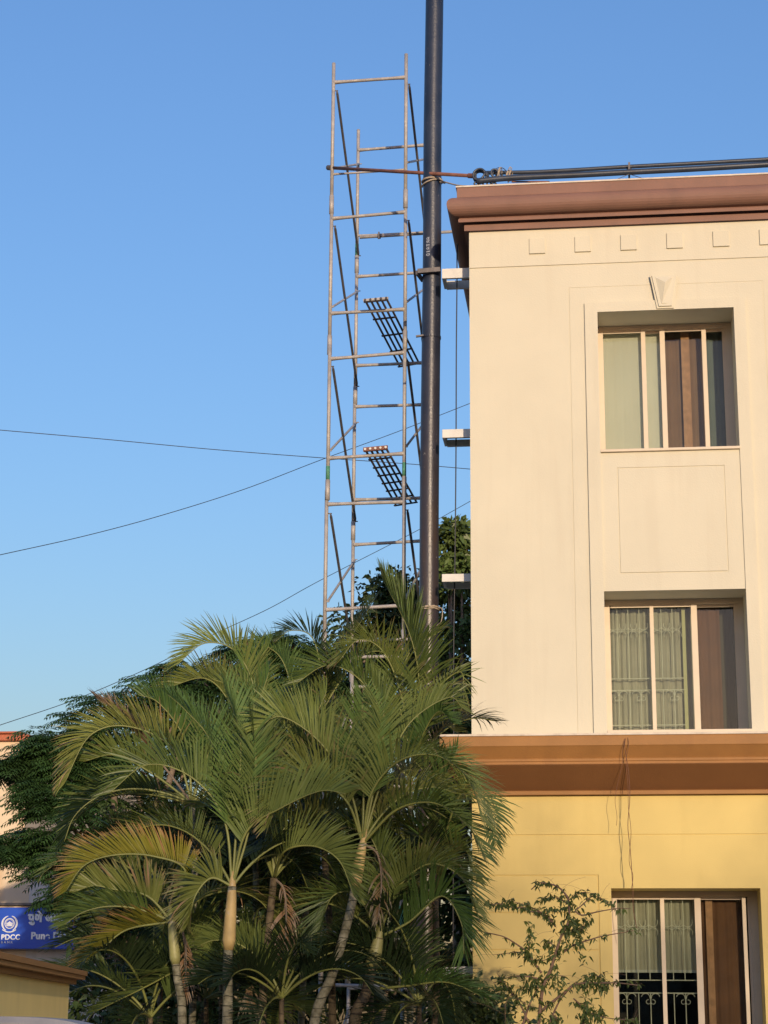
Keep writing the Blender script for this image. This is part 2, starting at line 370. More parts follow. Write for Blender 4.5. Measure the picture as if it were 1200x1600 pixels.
# windows: each a part of the building with frame, sashes, panes, curtains and grille as its pieces
YF = D+.44
def wx(px, py=None, Y=YF): return at(px, py, Y).x
def make_window(x0, x1, z0, z1, yref, members, panes, curtains, grille=None, sill=True, label=None):
    fr = MB()
    t = .045
    fr.box(x0, x0+t+.012, YF, YF+.11, z0, z1); fr.box(x1-t-.01, x1, YF, YF+.11, z0, z1)
    fr.box(x0+t+.012, x1-t-.01, YF, YF+.11, z1-.055, z1); fr.box(x0+t+.012, x1-t-.01, YF, YF+.11, z0, z0+.04)
    fr.box(x0+.01, x1-.01, YF-.012, YF, z1-.018, z1-.006)
    win = fr.build('window', M['alu'], bld)
    if label: win['label'] = label
    rb = MB(); rb.box(x1-.105, x1-t-.01, YF+.03, YF+.05, z0+.04, z1-.055)     # the parked sash edge in its track
    rb.box(x1-.075, x1-t-.01, YF+.012, YF+.03, z0+.04, z1-.055)
    rb.build('track', M['alu'], win)
    for (a, b, dy) in members:
        xa, xb = wx(a, yref), wx(b, yref)
        MB().box(xa, xb, YF+dy, YF+dy+.03, z0+.04, z1-.055).build('stile', M['alu'], win, bevel=.002)
    for (a, b, dy) in panes:
        xa, xb = wx(a, yref), wx(b, yref)
        MB().box(xa, xb, YF+dy+.010, YF+dy+.015, z0+.04, z1-.055).build('pane', M['glass'], win)
        for r0_, r1_ in ((z1-.085, z1-.056), (z0+.041, z0+.068)): MB().box(xa, xb, YF+dy+.002, YF+dy+.022, r0_, r1_).build('rail', M['alu'], win)
    for (name, a, b, dy, m_, zb, zt3, amp) in curtains:
        xa, xb = wx(a, yref, YF+dy), wx(b, yref, YF+dy); mb = MB(); n = max(2, int((xb-xa)/.012))
        rnd = random.Random(int(a)); ph = rnd.random()*6
        P = [(xa+(xb-xa)*i/n, YF+dy+amp*(math.sin(i*.012*55+ph)+.5*math.sin(i*.012*130+ph*2))) for i in range(n+1)]
        n0 = len(mb.v)
        for x, y in P: mb.v += [(x, y, zb), (x, y, zt3)]
        for i in range(n): mb.f.append((n0+2*i, n0+2*i+2, n0+2*i+3, n0+2*i+1))
        mb.build(name, M[m_], win, smooth=True)
    if grille: grille(win)
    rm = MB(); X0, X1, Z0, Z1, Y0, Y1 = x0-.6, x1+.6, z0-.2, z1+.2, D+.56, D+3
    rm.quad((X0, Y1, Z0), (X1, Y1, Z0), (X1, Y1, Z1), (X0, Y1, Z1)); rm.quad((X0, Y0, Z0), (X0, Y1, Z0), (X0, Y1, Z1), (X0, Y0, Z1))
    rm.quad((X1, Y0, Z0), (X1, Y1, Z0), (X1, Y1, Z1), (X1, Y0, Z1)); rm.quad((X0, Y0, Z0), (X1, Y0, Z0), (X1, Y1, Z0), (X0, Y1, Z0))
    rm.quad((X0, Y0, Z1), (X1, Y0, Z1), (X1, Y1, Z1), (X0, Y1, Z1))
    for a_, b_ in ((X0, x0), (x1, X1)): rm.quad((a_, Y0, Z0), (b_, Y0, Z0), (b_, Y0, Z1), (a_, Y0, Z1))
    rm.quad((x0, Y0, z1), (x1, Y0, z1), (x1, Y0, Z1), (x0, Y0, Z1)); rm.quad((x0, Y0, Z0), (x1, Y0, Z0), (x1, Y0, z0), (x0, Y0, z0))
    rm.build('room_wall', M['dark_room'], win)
    if sill:
        MB().box(x0+.002, x1+.004, D-.050, YF+.02, z0-.012, z0+.018).build('sill', M['alu'], win, bevel=.003)
    return win

def grille_fn(yref, bars, rails, z0, z1, scrolls, xa, xb):
    YG = YF+.085
    def fn(win):
        g = MB(); r = .0052
        X = [at(b, yref, YG).x for b in bars]; xl, xr = at(xa, yref, YG).x, at(xb, yref, YG).x
        Z = [at(1000, y, YG).z for y in rails]
        for x in X:
            g.tube([(x, YG, z0), (x, YG, min(Z))], r, 6); g.tube([(x, YG, min(Z)), (x, YG, Z[-2] if len(Z) > 2 else Z[-1])], r, 6); g.tube([(x, YG, Z[0]), (x, YG, z1)], r, 6)
        for z in Z: g.tube([(xl, YG, z), (xr, YG, z)], r*1.15, 6)
        for (sy, rr, kind) in scrolls:
            zc = at(1000, sy, YG).z
            for i, x in enumerate(X):
                if kind == 'top':                       # pair of scrolls hung from the lower rail beside every other bar
                    if i % 2 == 0:
                        for s_ in (-1, 1):
                            g.tube(arc((x+s_*rr*1.15, YG, zc-rr*.3), (s_, 0, 0), (0, 0, 1), rr, math.pi*1.05, -math.pi*.15, 10)[:9], r*.7, 5)
                            g.tube(arc((x+s_*rr*.55, YG, zc-rr*1.2), (s_, 0, 0), (0, 0, 1), rr*.5, math.pi*.6, -math.pi*.9, 8), r*.6, 5)
                else:
                    for s_ in (-1, 1):
                        for t_ in (-1, 1):
                            g.tube(arc((x+s_*rr*.9, YG, zc+t_*rr*1.1), (s_, 0, 0), (0, 0, t_), rr, -math.pi*.9, math.pi*.15, 10), r*.65, 5)
        g.build('grille', M['grille'], win)
    return fn

make_window(.014, 1.519, 7.68, 9.313, 600,
    [(1003.5, 1010.5, 0), (1033, 1041, -.004), (1099, 1106, 0)],
    [(944, 1003.5, .004), (1010.5, 1033, .05), (1041, 1099, .004), (1106, 1140, .05)],
    [('blind', 935, 1037, .115, 'sage', 7.70, 9.30, 0.0012), ('curtain', 1041, 1066, .22, 'brownc_light', 7.70, 9.30, .004), ('wooden_strip', 1066, 1079, .15, 'wood', 7.70, 9.30, .001),
     ('curtain', 1079, 1103, .20, 'brownc_light', 7.70, 9.30, .004), ('curtain', 1103, 1142, .24, 'teal', 7.70, 9.30, .006)], label='upper sliding window with pale green and brown panes')  # teal piece is an added sheet painting the sky's reflection
make_window(.014, 1.519, 4.585, 6.11, 1040,
    [(1017.5, 1023.5, 0), (1082.5, 1092, -.004)],
    [(956, 1017.5, .004), (1023.5, 1082.5, .004), (1092, 1160, .05)],
    [('curtain', 950, 1070, .17, 'sheer', 4.60, 6.10, .016), ('strip', 1067.5, 1073, .10, 'strip', 4.62, 6.06, .001), ('curtain', 1072, 1084, .24, 'sheer', 4.6, 6.1, .01), ('curtain', 1090, 1127, .15, 'brownc', 4.60, 6.10, .006), ('curtain', 1125, 1160, .28, 'gap_sheet', 4.60, 6.10, .01)],  # last piece is an added sheet to lighten the dark gap
    grille_fn(1040, (966, 983, 1000.5, 1035, 1052.5), (1060.4, 1078.6, 1133.4), 4.61, 6.06, ((1084, .045, 'top'), (985, .05, 'mid')), 955, 1068), label='middle window with curtain and iron grille')
make_window(.014, 1.533, 1.33, 2.966, 1500,
    [(1034, 1040.5, 0), (1088, 1098, -.004), (1163, 1169, .0)],
    [(966, 1034, .004), (1040.5, 1088, .004), (1098, 1163, .05)],
    [('curtain', 955, 1094, .17, 'sheer', at(1000, 1519, YF).z, 2.95, .010), ('hem', 955, 1094, .162, 'hem', at(1000, 1519, YF).z, at(1000, 1514.5, YF).z, .010),
     ('wooden_strip', 1105, 1116, .13, 'wood', 1.35, 2.93, .002), ('curtain', 1098, 1163, .18, 'brownc', 1.35, 2.95, .006)],
    grille_fn(1500, (978, 996.5, 1015, 1051.5, 1069.5), (1531.5, 1551.5, 1640), 1.35, 2.92, ((1557, .045, 'top'), (1449, .05, 'mid')), 962, 1090), label='lower window with roller curtain, iron grille and brown curtain')

# white ring-shaped ledges on the side wall
def side_ledge(px, py0, py1, Y0, plate, zoff=0):
    x0 = at(px, py0, Y0).x; z1 = at(px, py0, Y0).z; z0 = at(px, py1, Y0).z; dp = .34; mb = MB(); x1 = XC-.002
    mb.box(x0, x1, Y0, Y0+.04, z0, z1); mb.box(x0+.03, x1, Y0+dp-.04, Y0+dp, z0-.01, z1-.03)
    mb.box(x0, x0+.03, Y0+.041, Y0+dp, z0, z1)
    if plate: mb.box(x0+.031, x1, Y0+.041, Y0+dp-.041, z1-.02, z1-.004)
    return mb.build('side_ledge', M['ledge'], bld, bevel=.003)
side_ledge(690.5, 420, 435, 20.38, False); side_ledge(691, 671, 684, 20.38, True); side_ledge(690.5, 897, 909, 20.38, True); side_ledge(692, 1510, 1523, 20.38, True)

# ------------------------------------------------------------ black vertical pipe
PY = 20.85
ppts = [at(x, y, PY) for x, y in ((681.5, -260), (679, 0), (676, 200), (675, 400), (673.2, 560), (671, 760), (670.2, 930), (668.5, 1150), (666.5, 1400), (665, 1600))]
ppts.append(Vector((ppts[-1].x-.02, PY, 0)))
pipe = thing('downpipe', 'tall black painted steel pipe rising past the roof beside the scaffold', 'pipe', (ppts[-1].x, PY, 0))
pb_ = MB(); pb_.tube(spline(ppts[:-1], 8)+[ppts[-1]], .110, 28); pb_.build('pipe_body', M['pipe'], pipe, smooth=True)
def pc(y):                                              # pipe centre at an image row
    for a, b in zip(ppts, ppts[1:]):
        z = at(672, y, PY).z
        if b.z <= z <= a.z: return a.lerp(b, (a.z-z)/(a.z-b.z))
for y, hh in ((283, .05), (528, .03), (1060, .05), (1295, .05)):
    c = pc(y); MB().tube([c-Vector((0,0,hh/2)), c+Vector((0,0,hh/2))], .117, 28).build('pipe_collar', M['rope'] if y == 950 else M['pipe'], pipe, smooth=False)
c = pc(431); cl = MB(); cl.beam((c.x-.155, PY-.145, c.z), (c.x+.115, PY-.145, c.z+.012), .05, .055); cl.beam((c.x-.165, PY-.145, c.z-.01), (c.x-.12, PY+.1, c.z-.01), .03, .05)
cl.build('clamp_bar', M['steel_dark'], pipe)
c = pc(528); MB().beam((c.x-.17, PY-.09, c.z-.01), (c.x-.08, PY-.09, c.z+.0), .03, .02).build('bracket', M['steel_dark'], pipe)
# rope tie from pipe to the roof edge
rp = MB(); c = pc(284)
rp.tube(arc((c.x, PY, c.z), (1,0,0), (0,1,0), .122, 0, 2*math.pi, 24), .012, 6, False)
rp.tube(arc((c.x, PY, c.z-.035), (1,0,.25), (0,1,0), .124, math.pi, 2*math.pi, 14), .010, 6, False)
rp.tube(spline([(c.x+.12, PY-.03, c.z-.02), (c.x+.16, PY-.1, c.z-.075), (c.x+.10, PY-.12, c.z-.06)], 5), .009, 6)
rp.tube(spline([(c.x+.11, PY-.05, c.z-.02), at(715, 289.5, 20.3), at(735, 291, 20.0), at(748, 290.5, 19.95)], 6), .010, 6)
tag(rp.build('rope', M['rope'], smooth=True, loc=c), 'pale rope tied round the black pipe and led to the roof corner', 'rope')
rp = MB(); c = pc(951); rnd = random.Random(9)
for k in range(3): rp.tube([q+Vector((0, 0, rnd.uniform(-.008, .008))) for q in arc((c.x, PY, c.z+k*.016-.02), (1,0,rnd.uniform(-.15,.15)), (0,1,rnd.uniform(-.1,.1)), .119, 0, 2*math.pi, 20)], .008, 5, False)
rp.tube(spline([(c.x+.11, PY-.06, c.z), (c.x+.16, PY-.08, c.z-.03), (c.x+.15, PY-.08, c.z-.16), (c.x+.10, PY-.1, c.z-.22)], 5), .006, 5)
tag(rp.build('rope', M['rope'], smooth=True, loc=c), 'thin pale rope wound round the black pipe just above the palm tops', 'rope')
# faint stencilled marks on the pipe, running down it
mk = MB(); rnd = random.Random(4); c0, c1 = pc(376), pc(407)
GL = {'A': ["0110", "1001", "1111", "1001"], 'R': ["1110", "1011", "1110", "1001"], 'T': ["1111", "0110", "0110", "0110"], 'I': ["0110", "0110", "0110", "0110"], 'D': ["1110", "1001", "1001", "1110"]}
ang0 = -math.pi/2 - .34
for i, ch in enumerate('ARTAID'):
    for r_, row in enumerate(GL[ch]):
        for q_, bit in enumerate(row):
            if bit == '1':
                z = c0.z - (i*.042 + q_*.008); a0 = ang0 + r_*.10 - .2
                p = [(c0.x-.002+.1125*math.cos(a_), PY+.1125*math.sin(a_), zz) for a_, zz in ((a0, z), (a0+.085, z), (a0+.085, z-.0075), (a0, z-.0075))]
                mk.quad(*p)
mk.build('stencilled_marks', M['letters'], pipe)

# ------------------------------------------------------------ scaffold tower
FL, FR, BL_, BR_ = (-3.318, 22.0), (-2.367, 21.92), (-3.262, 23.97), (-2.30, 23.90)
JZ = [11.69, 9.79, 7.90, 6.00, 4.10, 2.20, .30]; PITCHZ = 1.90
sc = thing('scaffold_tower', 'tall narrow tower of weathered steel scaffold frames beside the black pipe', 'scaffold', (FL[0], FL[1], 0))
jit = random.Random(3)
tops = {FL: 13.69, FR: 13.72, BL_: 13.72, BR_: 13.72}
legpos = {}
for lg in (FL, FR, BL_, BR_):
    for k, z in enumerate(JZ):
        z1 = JZ[k-1] if k else tops[lg]
        dx, dy = jit.uniform(-.010, .010), jit.uniform(-.01, .01); legpos[(lg, k)] = (dx, dy)
        m_ = MB(); m_.tube([(lg[0]+dx, lg[1]+dy, z), (lg[0]+dx, lg[1]+dy, z1-.002)], .0235, 12)
        o = m_.build('standard', M['steel'], sc, smooth=True)
        MB().tube([(lg[0]+dx, lg[1]+dy, z-.13), (lg[0]+dx, lg[1]+dy, z+.12)], .030, 12).build('socket', M['steel'], o, smooth=True)
        if (lg in (FL, FR) and k == 2) or (lg == BL_ and k in (0,)) or (lg == FR and k == 5):
            MB().tube([(lg[0]+dx, lg[1]+dy, z+.13), (lg[0]+dx, lg[1]+dy, z+(.3 if k != 5 else .7))], .0255, 12).build('paint_band', M['green'], o, smooth=True)
    MB().tube([(lg[0], lg[1], .0), (lg[0], lg[1], .17)], .02, 8).tube([(lg[0], lg[1], 0), (lg[0], lg[1], .012)], .09, 12).build('base_jack', M['steel_dark'], sc)
for k, z in enumerate(JZ):
    for a, b in ((FL, FR), (BL_, BR_)):
        for dz, r_ in ((.41, .021), (1.71, .021)):
            if k == 0 and dz < 1: r_ = .013
            zz = z+dz; tilt = jit.uniform(-.012, .012)
            A = Vector((a[0], a[1], zz+tilt)); B = Vector((b[0], b[1], zz-tilt))
            rg = MB(); n = 8; rg.tube([A.lerp(B, t_) for t_ in (0, .02, .1, .2, .8, .9, .98, 1)], [r_*1.25, r_*1.3, r_*1.1, r_, r_, r_*1.1, r_*1.3, r_*1.25], 10)
            rg.build('rung', M['steel'], sc, smooth=True)
    for f, b in ((FL, BL_), (FR, BR_)):                 # crossed braces between the two frames
        s_ = .03
        hi, lo_ = z+1.50, z+.42
        A, B = Vector((f[0]+s_+.012, f[1], z+1.60)), Vector((b[0]+s_, b[1], z+.12))
        br = MB(); br.tube([A, A.lerp(B, .02), A.lerp(B, .98), B], [.008, .0165, .0165, .008], 8); br.tube([A-Vector((.05, 0, 0)), A+Vector((.015, 0, 0))], .007, 6); br.tube([B-Vector((.04, 0, 0)), B+Vector((.03, 0, 0))], .007, 6)
        br.build('brace', M['steel_dark'], sc, smooth=True)
        A, B = Vector((f[0]+s_-.01, f[1], z+.50)), Vector((b[0]+s_, b[1], z+1.50))
        br = MB(); br.tube([A, A.lerp(B, .02), A.lerp(B, .98), B], [.008, .0155, .0155, .008], 8); br.tube([A-Vector((.04, 0, 0)), A+Vector((.025, 0, 0))], .007, 6); br.tube([B-Vector((.04, 0, 0)), B+Vector((.03, 0, 0))], .007, 6)
        br.build('brace', M['steel'], sc, smooth=True)
# tie tube from the tower to the building side, just under the roof
A, B = at(562, 371, 23.9), at(722, 361, 24.0)
tt = thing('tie_tube', 'grey steel tube running from the scaffold back behind the pipe to the wall', 'scaffold tube', A)
MB().tube([A, B], .021, 10).build('tube', M['steel'], tt, smooth=True)
p = A.lerp(B, .19); MB().tube([p-Vector((.02, 0, 0)), p+Vector((.02, 0, 0))], .036, 10).beam(p-Vector((0, .03, .05)), p+Vector((0, -.03, .05)), .02, .02).build('coupler', M['steel_dark'], tt)

# steel walkway planks lying across the rungs
def plank(pxs, z, ncross, label, holes):
    (x0, y0), (x1, y1), (x2, y2), (x3, y3) = pxs        # near-left, near-right, far-right, far-left
    P = [atz(a, b, z) for a, b in pxs]
    t = thing('scaffold_plank', label, 'scaffold plank', P[0], 'open steel planks on the scaffold')
    n = 5
    for i in range(n):
        u = i/(n-1); a = P[0].lerp(P[1], u); b = P[3].lerp(P[2], u)
        MB().tube([a, b], .0145, 8).build('bar', M['grate'], t, smooth=True)
    for k in range(ncross):
        u = k/(ncross-1); a = P[0].lerp(P[3], u); b = P[1].lerp(P[2], u); e = (b-a).normalized()*.02
        MB().beam(a-e-Vector((0,0,.018)), b+e-Vector((0,0,.018)), .03 if k else .02, .014).build('cross_bar', M['grate'], t)
    ep = MB(); a, b = P[0], P[1]; e = (b-a).normalized()*.025; ep.beam(a-e+Vector((0,-.02,-.0)), b+e+Vector((0,-.02,-.0)), .016, .05 if holes else .03)
    ep.build('end_plate', M['rust'] if holes else M['steel'], t)
    for i in range(n):
        c = P[0].lerp(P[1], i/(n-1)); MB().tube([c+Vector((0,-.029,0)), c+Vector((0,-.04,0))], .015, 8).build('bar_end', M['ledge'] if holes else M['grate'], t)
zA, zB = 10.20+.055, 8.31+.055
plank([(571, 470), (604, 467), (654, 566), (624, 571)], zA, 5, 'open five-bar steel plank, the higher one, lying across scaffold rungs', False)
plank([(571, 703), (603, 700), (650, 783), (618, 788)], zB, 8, 'open steel plank with close cross bars, the lower one, lying across scaffold rungs', True)

# rusty pole across tower and pipe
A, B = at(514, 262, 22.06), at(741, 275, 20.25)
pol = thing('rusty_pole', 'long rusty brown pole running from scaffold leg across the black pipe to the roof corner', 'pole', A)
MB().tube([A, B], .022, 12).build('tube', M['rust'], pol, smooth=True)
d = (B-A).normalized(); MB().tube([A-d*.02, A+d*.045], .034, 12).build('end_socket', M['steel_dark'], pol)
MB().tube([B-d*.1, B+d*.01], .030, 12).build('coupler', M['rust'], pol)

# ------------------------------------------------------------ things on the roof edge
def roofpipe(pts, Y, r, label):
    P = spline([at(x, y, Y) for x, y in pts], 8); d = (P[-1]-P[-2]).normalized(); P.append(P[-1]+d*5)
    t = MB().tube(P, r, 14).build('roof_conduit', M['cable'], smooth=True, loc=P[0]); tag(t, label, 'conduit', 'black conduits along the roof edge')
roofpipe([(745, 283), (800, 278), (900, 273.5), (983, 269), (1090, 263.5), (1200, 257)], 19.95, .034, 'thicker lower black conduit running along the roof edge above the cornice')
roofpipe([(760, 270), (830, 269), (900, 265.5), (983, 260.5), (1090, 255), (1200, 249)], 20.12, .024, 'thinner upper black conduit running along the roof edge above the cornice')
b0 = at(983, 282, 20.02); b1 = at(983, 254, 20.02)
t = thing('conduit_stand', 'small dark upright stand holding both roof conduits above the cornice', 'bracket', b0)
MB().beam(b0-Vector((0,0,.06)), b1, .022, .022).build('post', M['steel_dark'], t)
MB().beam(b1-Vector((.03,-.1,.045)), b1+Vector((.03,.1,-.045)), .03, .014).build('cross_arm', M['steel_dark'], t)
MB().tube(arc(b1-Vector((0,-.1,.03)), (0,1,0), (0,0,1), .03, 0, math.pi, 8), .006, 5).build('clip', M['steel_dark'], t)
wv = MB(); wv.tube([at(983, 272, 19.93), at(1005, 279, 19.93)], .004, 5); wv.tube([at(983, 272, 19.93), at(962, 281, 19.93)], .004, 5); wv.build('stay_wire', M['wire'], t)
cc = at(750, 275, 20.05)
co = thing('cable_coil', 'coiled black cable bundle lying on the roof corner', 'cable coil', cc-Vector((0, 0, .1)))
rnd = random.Random(8)
cb = MB()
for k in range(4): cb.tube(arc(cc+Vector((rnd.uniform(-.02, .02), k*.03-.05, 0)), (1,0,rnd.uniform(-.2, .2)), (0,0,1), .072+rnd.uniform(-.008, .008), 0, 2*math.pi, 22), .013, 7)
cb.build('loop', M['cable'], co, smooth=True)
cb = MB()
for k in range(3): cb.tube(arc(cc+Vector((.17+k*.025, k*.05-.04, .01)), (.8,.2,0), (0,0,1), .055+rnd.uniform(-.01, .01), 0, 2*math.pi, 18), .011, 7)
cb.tube(arc(cc+Vector((.23, 0, .02)), (1,0,0), (0,0,1), .075, 0, math.pi, 14), .005, 5)
cb.build('loop', M['cable'], co, smooth=True)
cb = MB()
for x0, y0 in ((744, 287), (752, 288), (764, 287), (772, 288)): cb.tube(arc(at(x0, y0, 19.97), (1,0,0), (0,0,1), .022, 0, 2*math.pi, 10), .011, 6)
cb.build('loop', M['cable'], co, smooth=True)
def tie(px, py, n, label, sp):
    mb = MB(); c = at(px, py, 20.02)
    for k in range(n):
        q = c+Vector((k*.014-.02, 0, 0)); mb.tube(arc(q+Vector((0, 0, rnd.uniform(-.01, .01))), (rnd.uniform(-.15, .3), 1, 0), (.25, 0, 1), .052+.02*rnd.random(), 0, 2*math.pi, 16), .006, 6)
    mb.tube(spline([c+Vector((0, -.06, .02)), c+Vector((-.02, -.07, -.04)), c+Vector((-.04, -.07, -.075))], 4), .005, 5)
    if sp: mb.tube(spline([c+Vector((0, -.06, .04)), c+Vector((.02, -.07, .07)), c+Vector((.04, -.06, .05))], 4), .006, 5)
    tag(mb.build('rope_tie', M['rope'], smooth=True, loc=c), label, 'rope tie', 'rope ties round the roof conduits')
tie(795, 274, 4, 'larger knotted pale rope tie bundling the roof conduits', True); tie(782, 271, 2, 'smaller pale rope tie beside the cable coil on the roof corner', False)
st = MB(); st.tube([at(800, 284, 19.95), at(858, 284, 20.3)], .011, 6); tag(st.build('rusty_rod', M['rust'], loc=at(800, 284, 19.95)), 'short rusty rod lying flat on the roof edge below the conduits', 'rod')

# thin black cable hanging down the side wall
P = spline([at(x, y, 20.60) for x, y in ((714, 396), (714, 440), (713, 550), (712.5, 700), (711, 870), (709, 1000), (709, 1180), (708, 1420))], 5)
P = [at(716, 372, 20.75)]+P; P.append(Vector((P[-1].x, P[-1].y, 0)))
tag(MB().tube(P, .0075, 6).build('hanging_cable', M['wire'], smooth=True, loc=P[-1]), 'thin black cable hanging straight down beside the side wall', 'cable')
# overhead wires
def wire(pts, Y0, Y1, label, r=.0062):
    xs_ = [p[0] for p in pts]; a, b = xs_[0], xs_[-1]
    P = [at(x, y, Y0+(Y1-Y0)*(x-a)/(b-a)) for x, y in pts]
    P = spline(P, 10); P = [P[0]+(P[0]-P[1]).normalized()*14]+P+[P[-1]+(P[-1]-P[-2]).normalized()*5]
    tag(MB().tube(P, r, 5).build('overhead_wire', M['wire'], smooth=True, loc=P[0]), label, 'overhead wire', 'wires crossing the sky')
wire([(0, 672), (160, 686), (330, 702), (490, 714.5), (640, 725), (735, 733)], 27, 30, 'nearly level overhead wire, the one falling gently to the right')
wire([(0, 867), (130, 838), (250, 806), (380, 765), (503, 718), (620, 675), (735, 630)], 27, 33, 'upper of the two rising overhead wires, climbing to the right behind the scaffold')
wire([(0, 1133), (120, 1092), (240, 1040), (330, 993), (420, 951), (500, 907), (650, 830), (735, 783)], 30, 36, 'lowest overhead wire, rising to the right just above the trees')
# loose wires hanging from the band cornice
def hang(pts, r, label):
    P = spline([at(x, y, Y) for x, y, Y in pts], 5)
    tag(MB().tube(P, r, 5).build('hanging_wire', M['thin_wire'], smooth=True, loc=P[0]), label, 'loose wire', 'loose wires hanging from the brown band')
hang([(978, 1150, 19.70), (976, 1165, 19.655), (979, 1185, 19.67), (983, 1215, 19.67), (984, 1250, 19.67), (981, 1290, 19.68), (985, 1330, 19.68), (988, 1375, 19.68), (989, 1392, 19.68), (989.5, 1420, 19.7), (995, 1450, 19.7)], .0036, 'longest loose reddish wire hanging from the brown band over the lower window')
hang([(980, 1148, 19.70), (982, 1165, 19.655), (978, 1190, 19.67), (981, 1225, 19.67), (982, 1262, 19.67), (986, 1300, 19.68), (983, 1345, 19.68), (989, 1368, 19.68), (986, 1392, 19.68)], .0028, 'twisted second loose wire beside the longest one under the brown band')
hang([(977, 1149, 19.70), (973, 1168, 19.655), (972, 1195, 19.66), (965, 1225, 19.67), (961, 1250, 19.68), (964, 1275, 19.69), (963, 1290, 19.69)], .0022, 'thin short loose wire curling left under the brown band')

# ------------------------------------------------------------ far building, sign, yellow wall on the left
YL = 34.0
a = at(46, 1158, YL); ztop = a.z
fb = thing('far_building', 'weathered cream building with a terracotta roof edge behind the trees', 'building', (a.x-4, YL, 0))
MB().box(a.x-9, a.x, YL, YL+9, 0, ztop).build('wall', M['far_cream'], fb)
MB().box(a.x-9.2, a.x+.02, YL-.12, YL+9.1, ztop+.002, ztop+.12).box(a.x-9.25, a.x-.1, YL-.2, YL+9.1, ztop+.122, ztop+.16).build('roof_edge', M['far_terra'], fb, bevel=.03)
z2 = at(60, 1352, YL-1.5).z; x2 = at(175, 1400, YL-1.5).x
MB().box(a.x-9, at(48, 1352, YL-1.5).x, YL-1.5, YL-.002, 0, z2).build('porch_wall', M['far_cream'], fb)
MB().box(at(48, 1352, YL-1.5).x+.002, x2, YL-1.5, YL+3, 0, at(60, 1372, YL-1.5).z).build('porch_wall', M['far_white'], fb)
MB().box(a.x-9, x2, YL-1.60, YL-1.502, at(60, 1414, YL-1.6).z, at(60, 1410.5, YL-1.6).z).build('rail', M['steel_dark'], fb)
YS = YL-1.75
s0, s1 = at(-170, 1482, YS), at(139, 1418, YS)
sg = thing('shop_sign', 'blue bank signboard with white emblem and lettering behind the palm leaves', 'sign', (s0.x, YS, s0.z))
MB().box(s0.x, s1.x, YS, YS+.12, s0.z, s1.z).build('board', M['sign_blue'], sg, bevel=.01)
def text(body, px, py, h_px, m_, name, weight=0, spacing=1.0):
    cu = bpy.data.curves.new(name, 'FONT'); cu.body = body; P = at(px, py, YS-.008); cu.size = h_px*YS/F_PX/.72
    cu.extrude = .003; cu.offset = weight; cu.space_character = spacing
    o = bpy.data.objects.new(name, cu); C.objects.link(o); o.rotation_euler = (math.pi/2, 0, 0)
    bpy.context.view_layer.update(); dg = bpy.context.evaluated_depsgraph_get()
    me = bpy.data.meshes.new_from_object(o.evaluated_get(dg)); bpy.data.objects.remove(o)
    me.transform(Matrix.Rotation(math.pi/2, 4, 'X')); me.materials.clear(); me.materials.append(m_)
    q = bpy.data.objects.new(name, me); C.objects.link(q); q.parent = sg; q.location = P - Vector(sg.location); return q
text('PDCC', 1.5, 1468, 8.0, M['sign_white'], 'lettering', .003, 1.06)
text('BANK', 1.5, 1473.8, 3.6, M['sign_white'], 'lettering', .0, 1.75)
text('Pune District', 48.0, 1467, 10.6, M['sign_white'], 'lettering', .007, 1.06)
text('\u092a\u0941\u0923\u0947 \u091c\u093f\u0932\u094d\u0939\u093e', 44, 1440, 12.5, M['sign_white'], 'lettering', .010)
em = MB(); ce = at(15, 1443, YS-.012); px = YS/F_PX
em.tube(arc(ce, (1,0,0), (0,0,1), 11.8*px, -math.pi*.35, math.pi*.42, 14), [.006+.012*math.sin(math.pi*i/14) for i in range(15)], 5)
em.tube(arc(ce, (-1,0,0), (0,0,1), 11.8*px, -math.pi*.35, math.pi*.42, 14), [.006+.012*math.sin(math.pi*i/14) for i in range(15)], 5)
em.tube(arc(ce, (1,0,0), (0,0,1), 7.6*px, 0, 2*math.pi, 22), .008, 5)
em.tube(arc(ce, (1,0,0), (0,0,1), 6.0*px, -.2, math.pi+.2, 14), .004, 5)
for i in range(5): em.box(ce.x+(i-2)*2.0*px-.008, ce.x+(i-2)*2.0*px+.008, ce.y-.004, ce.y+.004, ce.z-3.5*px, ce.z+(1.2+(2-abs(i-2))*1.1)*px)
em.box(ce.x-5.2*px, ce.x+5.2*px, ce.y-.004, ce.y+.004, ce.z-4.2*px, ce.z-3.6*px)
em.tube(spline([ce+Vector((-11*px, 0, -9.5*px)), ce+Vector((-5*px, 0, -12.5*px)), ce+Vector((0, 0, -13.2*px)), ce+Vector((5*px, 0, -12.5*px)), ce+Vector((11*px, 0, -9.5*px))], 5), .010, 5)
em.build('emblem', M['sign_white'], sg)

# yellow boundary wall with brown coping, running away to the right
P0 = at(0, 1487, 9.0); zt_ = P0.z; P1 = atz(137, 1518, zt_); dv = (P1-P0); dv.z = 0; dv.normalize(); nv = Vector((dv.y, -dv.x, 0))   # nv points to camera side
bw = thing('boundary_wall', 'yellow plastered boundary wall with brown moulded coping at bottom left', 'wall', (P1.x, P1.y, 0))
def prism(mb, o_end, o_side, z0_, z1_, th=.34):
    a_ = P1 + dv*o_end + nv*o_side; b_ = P0 - dv*4 + nv*o_side; c_ = b_ - nv*(th+2*o_side); d_ = a_ - nv*(th+2*o_side)
    n = len(mb.v)
    for z in (z0_, z1_):
        for p in (a_, b_, c_, d_): mb.v.append((p.x, p.y, z))
    mb.f += [(n,n+1,n+2,n+3),(n+7,n+6,n+5,n+4)]+[(n+i,n+4+i,n+4+(i+1)%4,n+(i+1)%4) for i in range(4)]
mb = MB(); prism(mb, -.13, -.10, 0, zt_-.085); mb.build('wall_body', M['yellow_b'], bw)
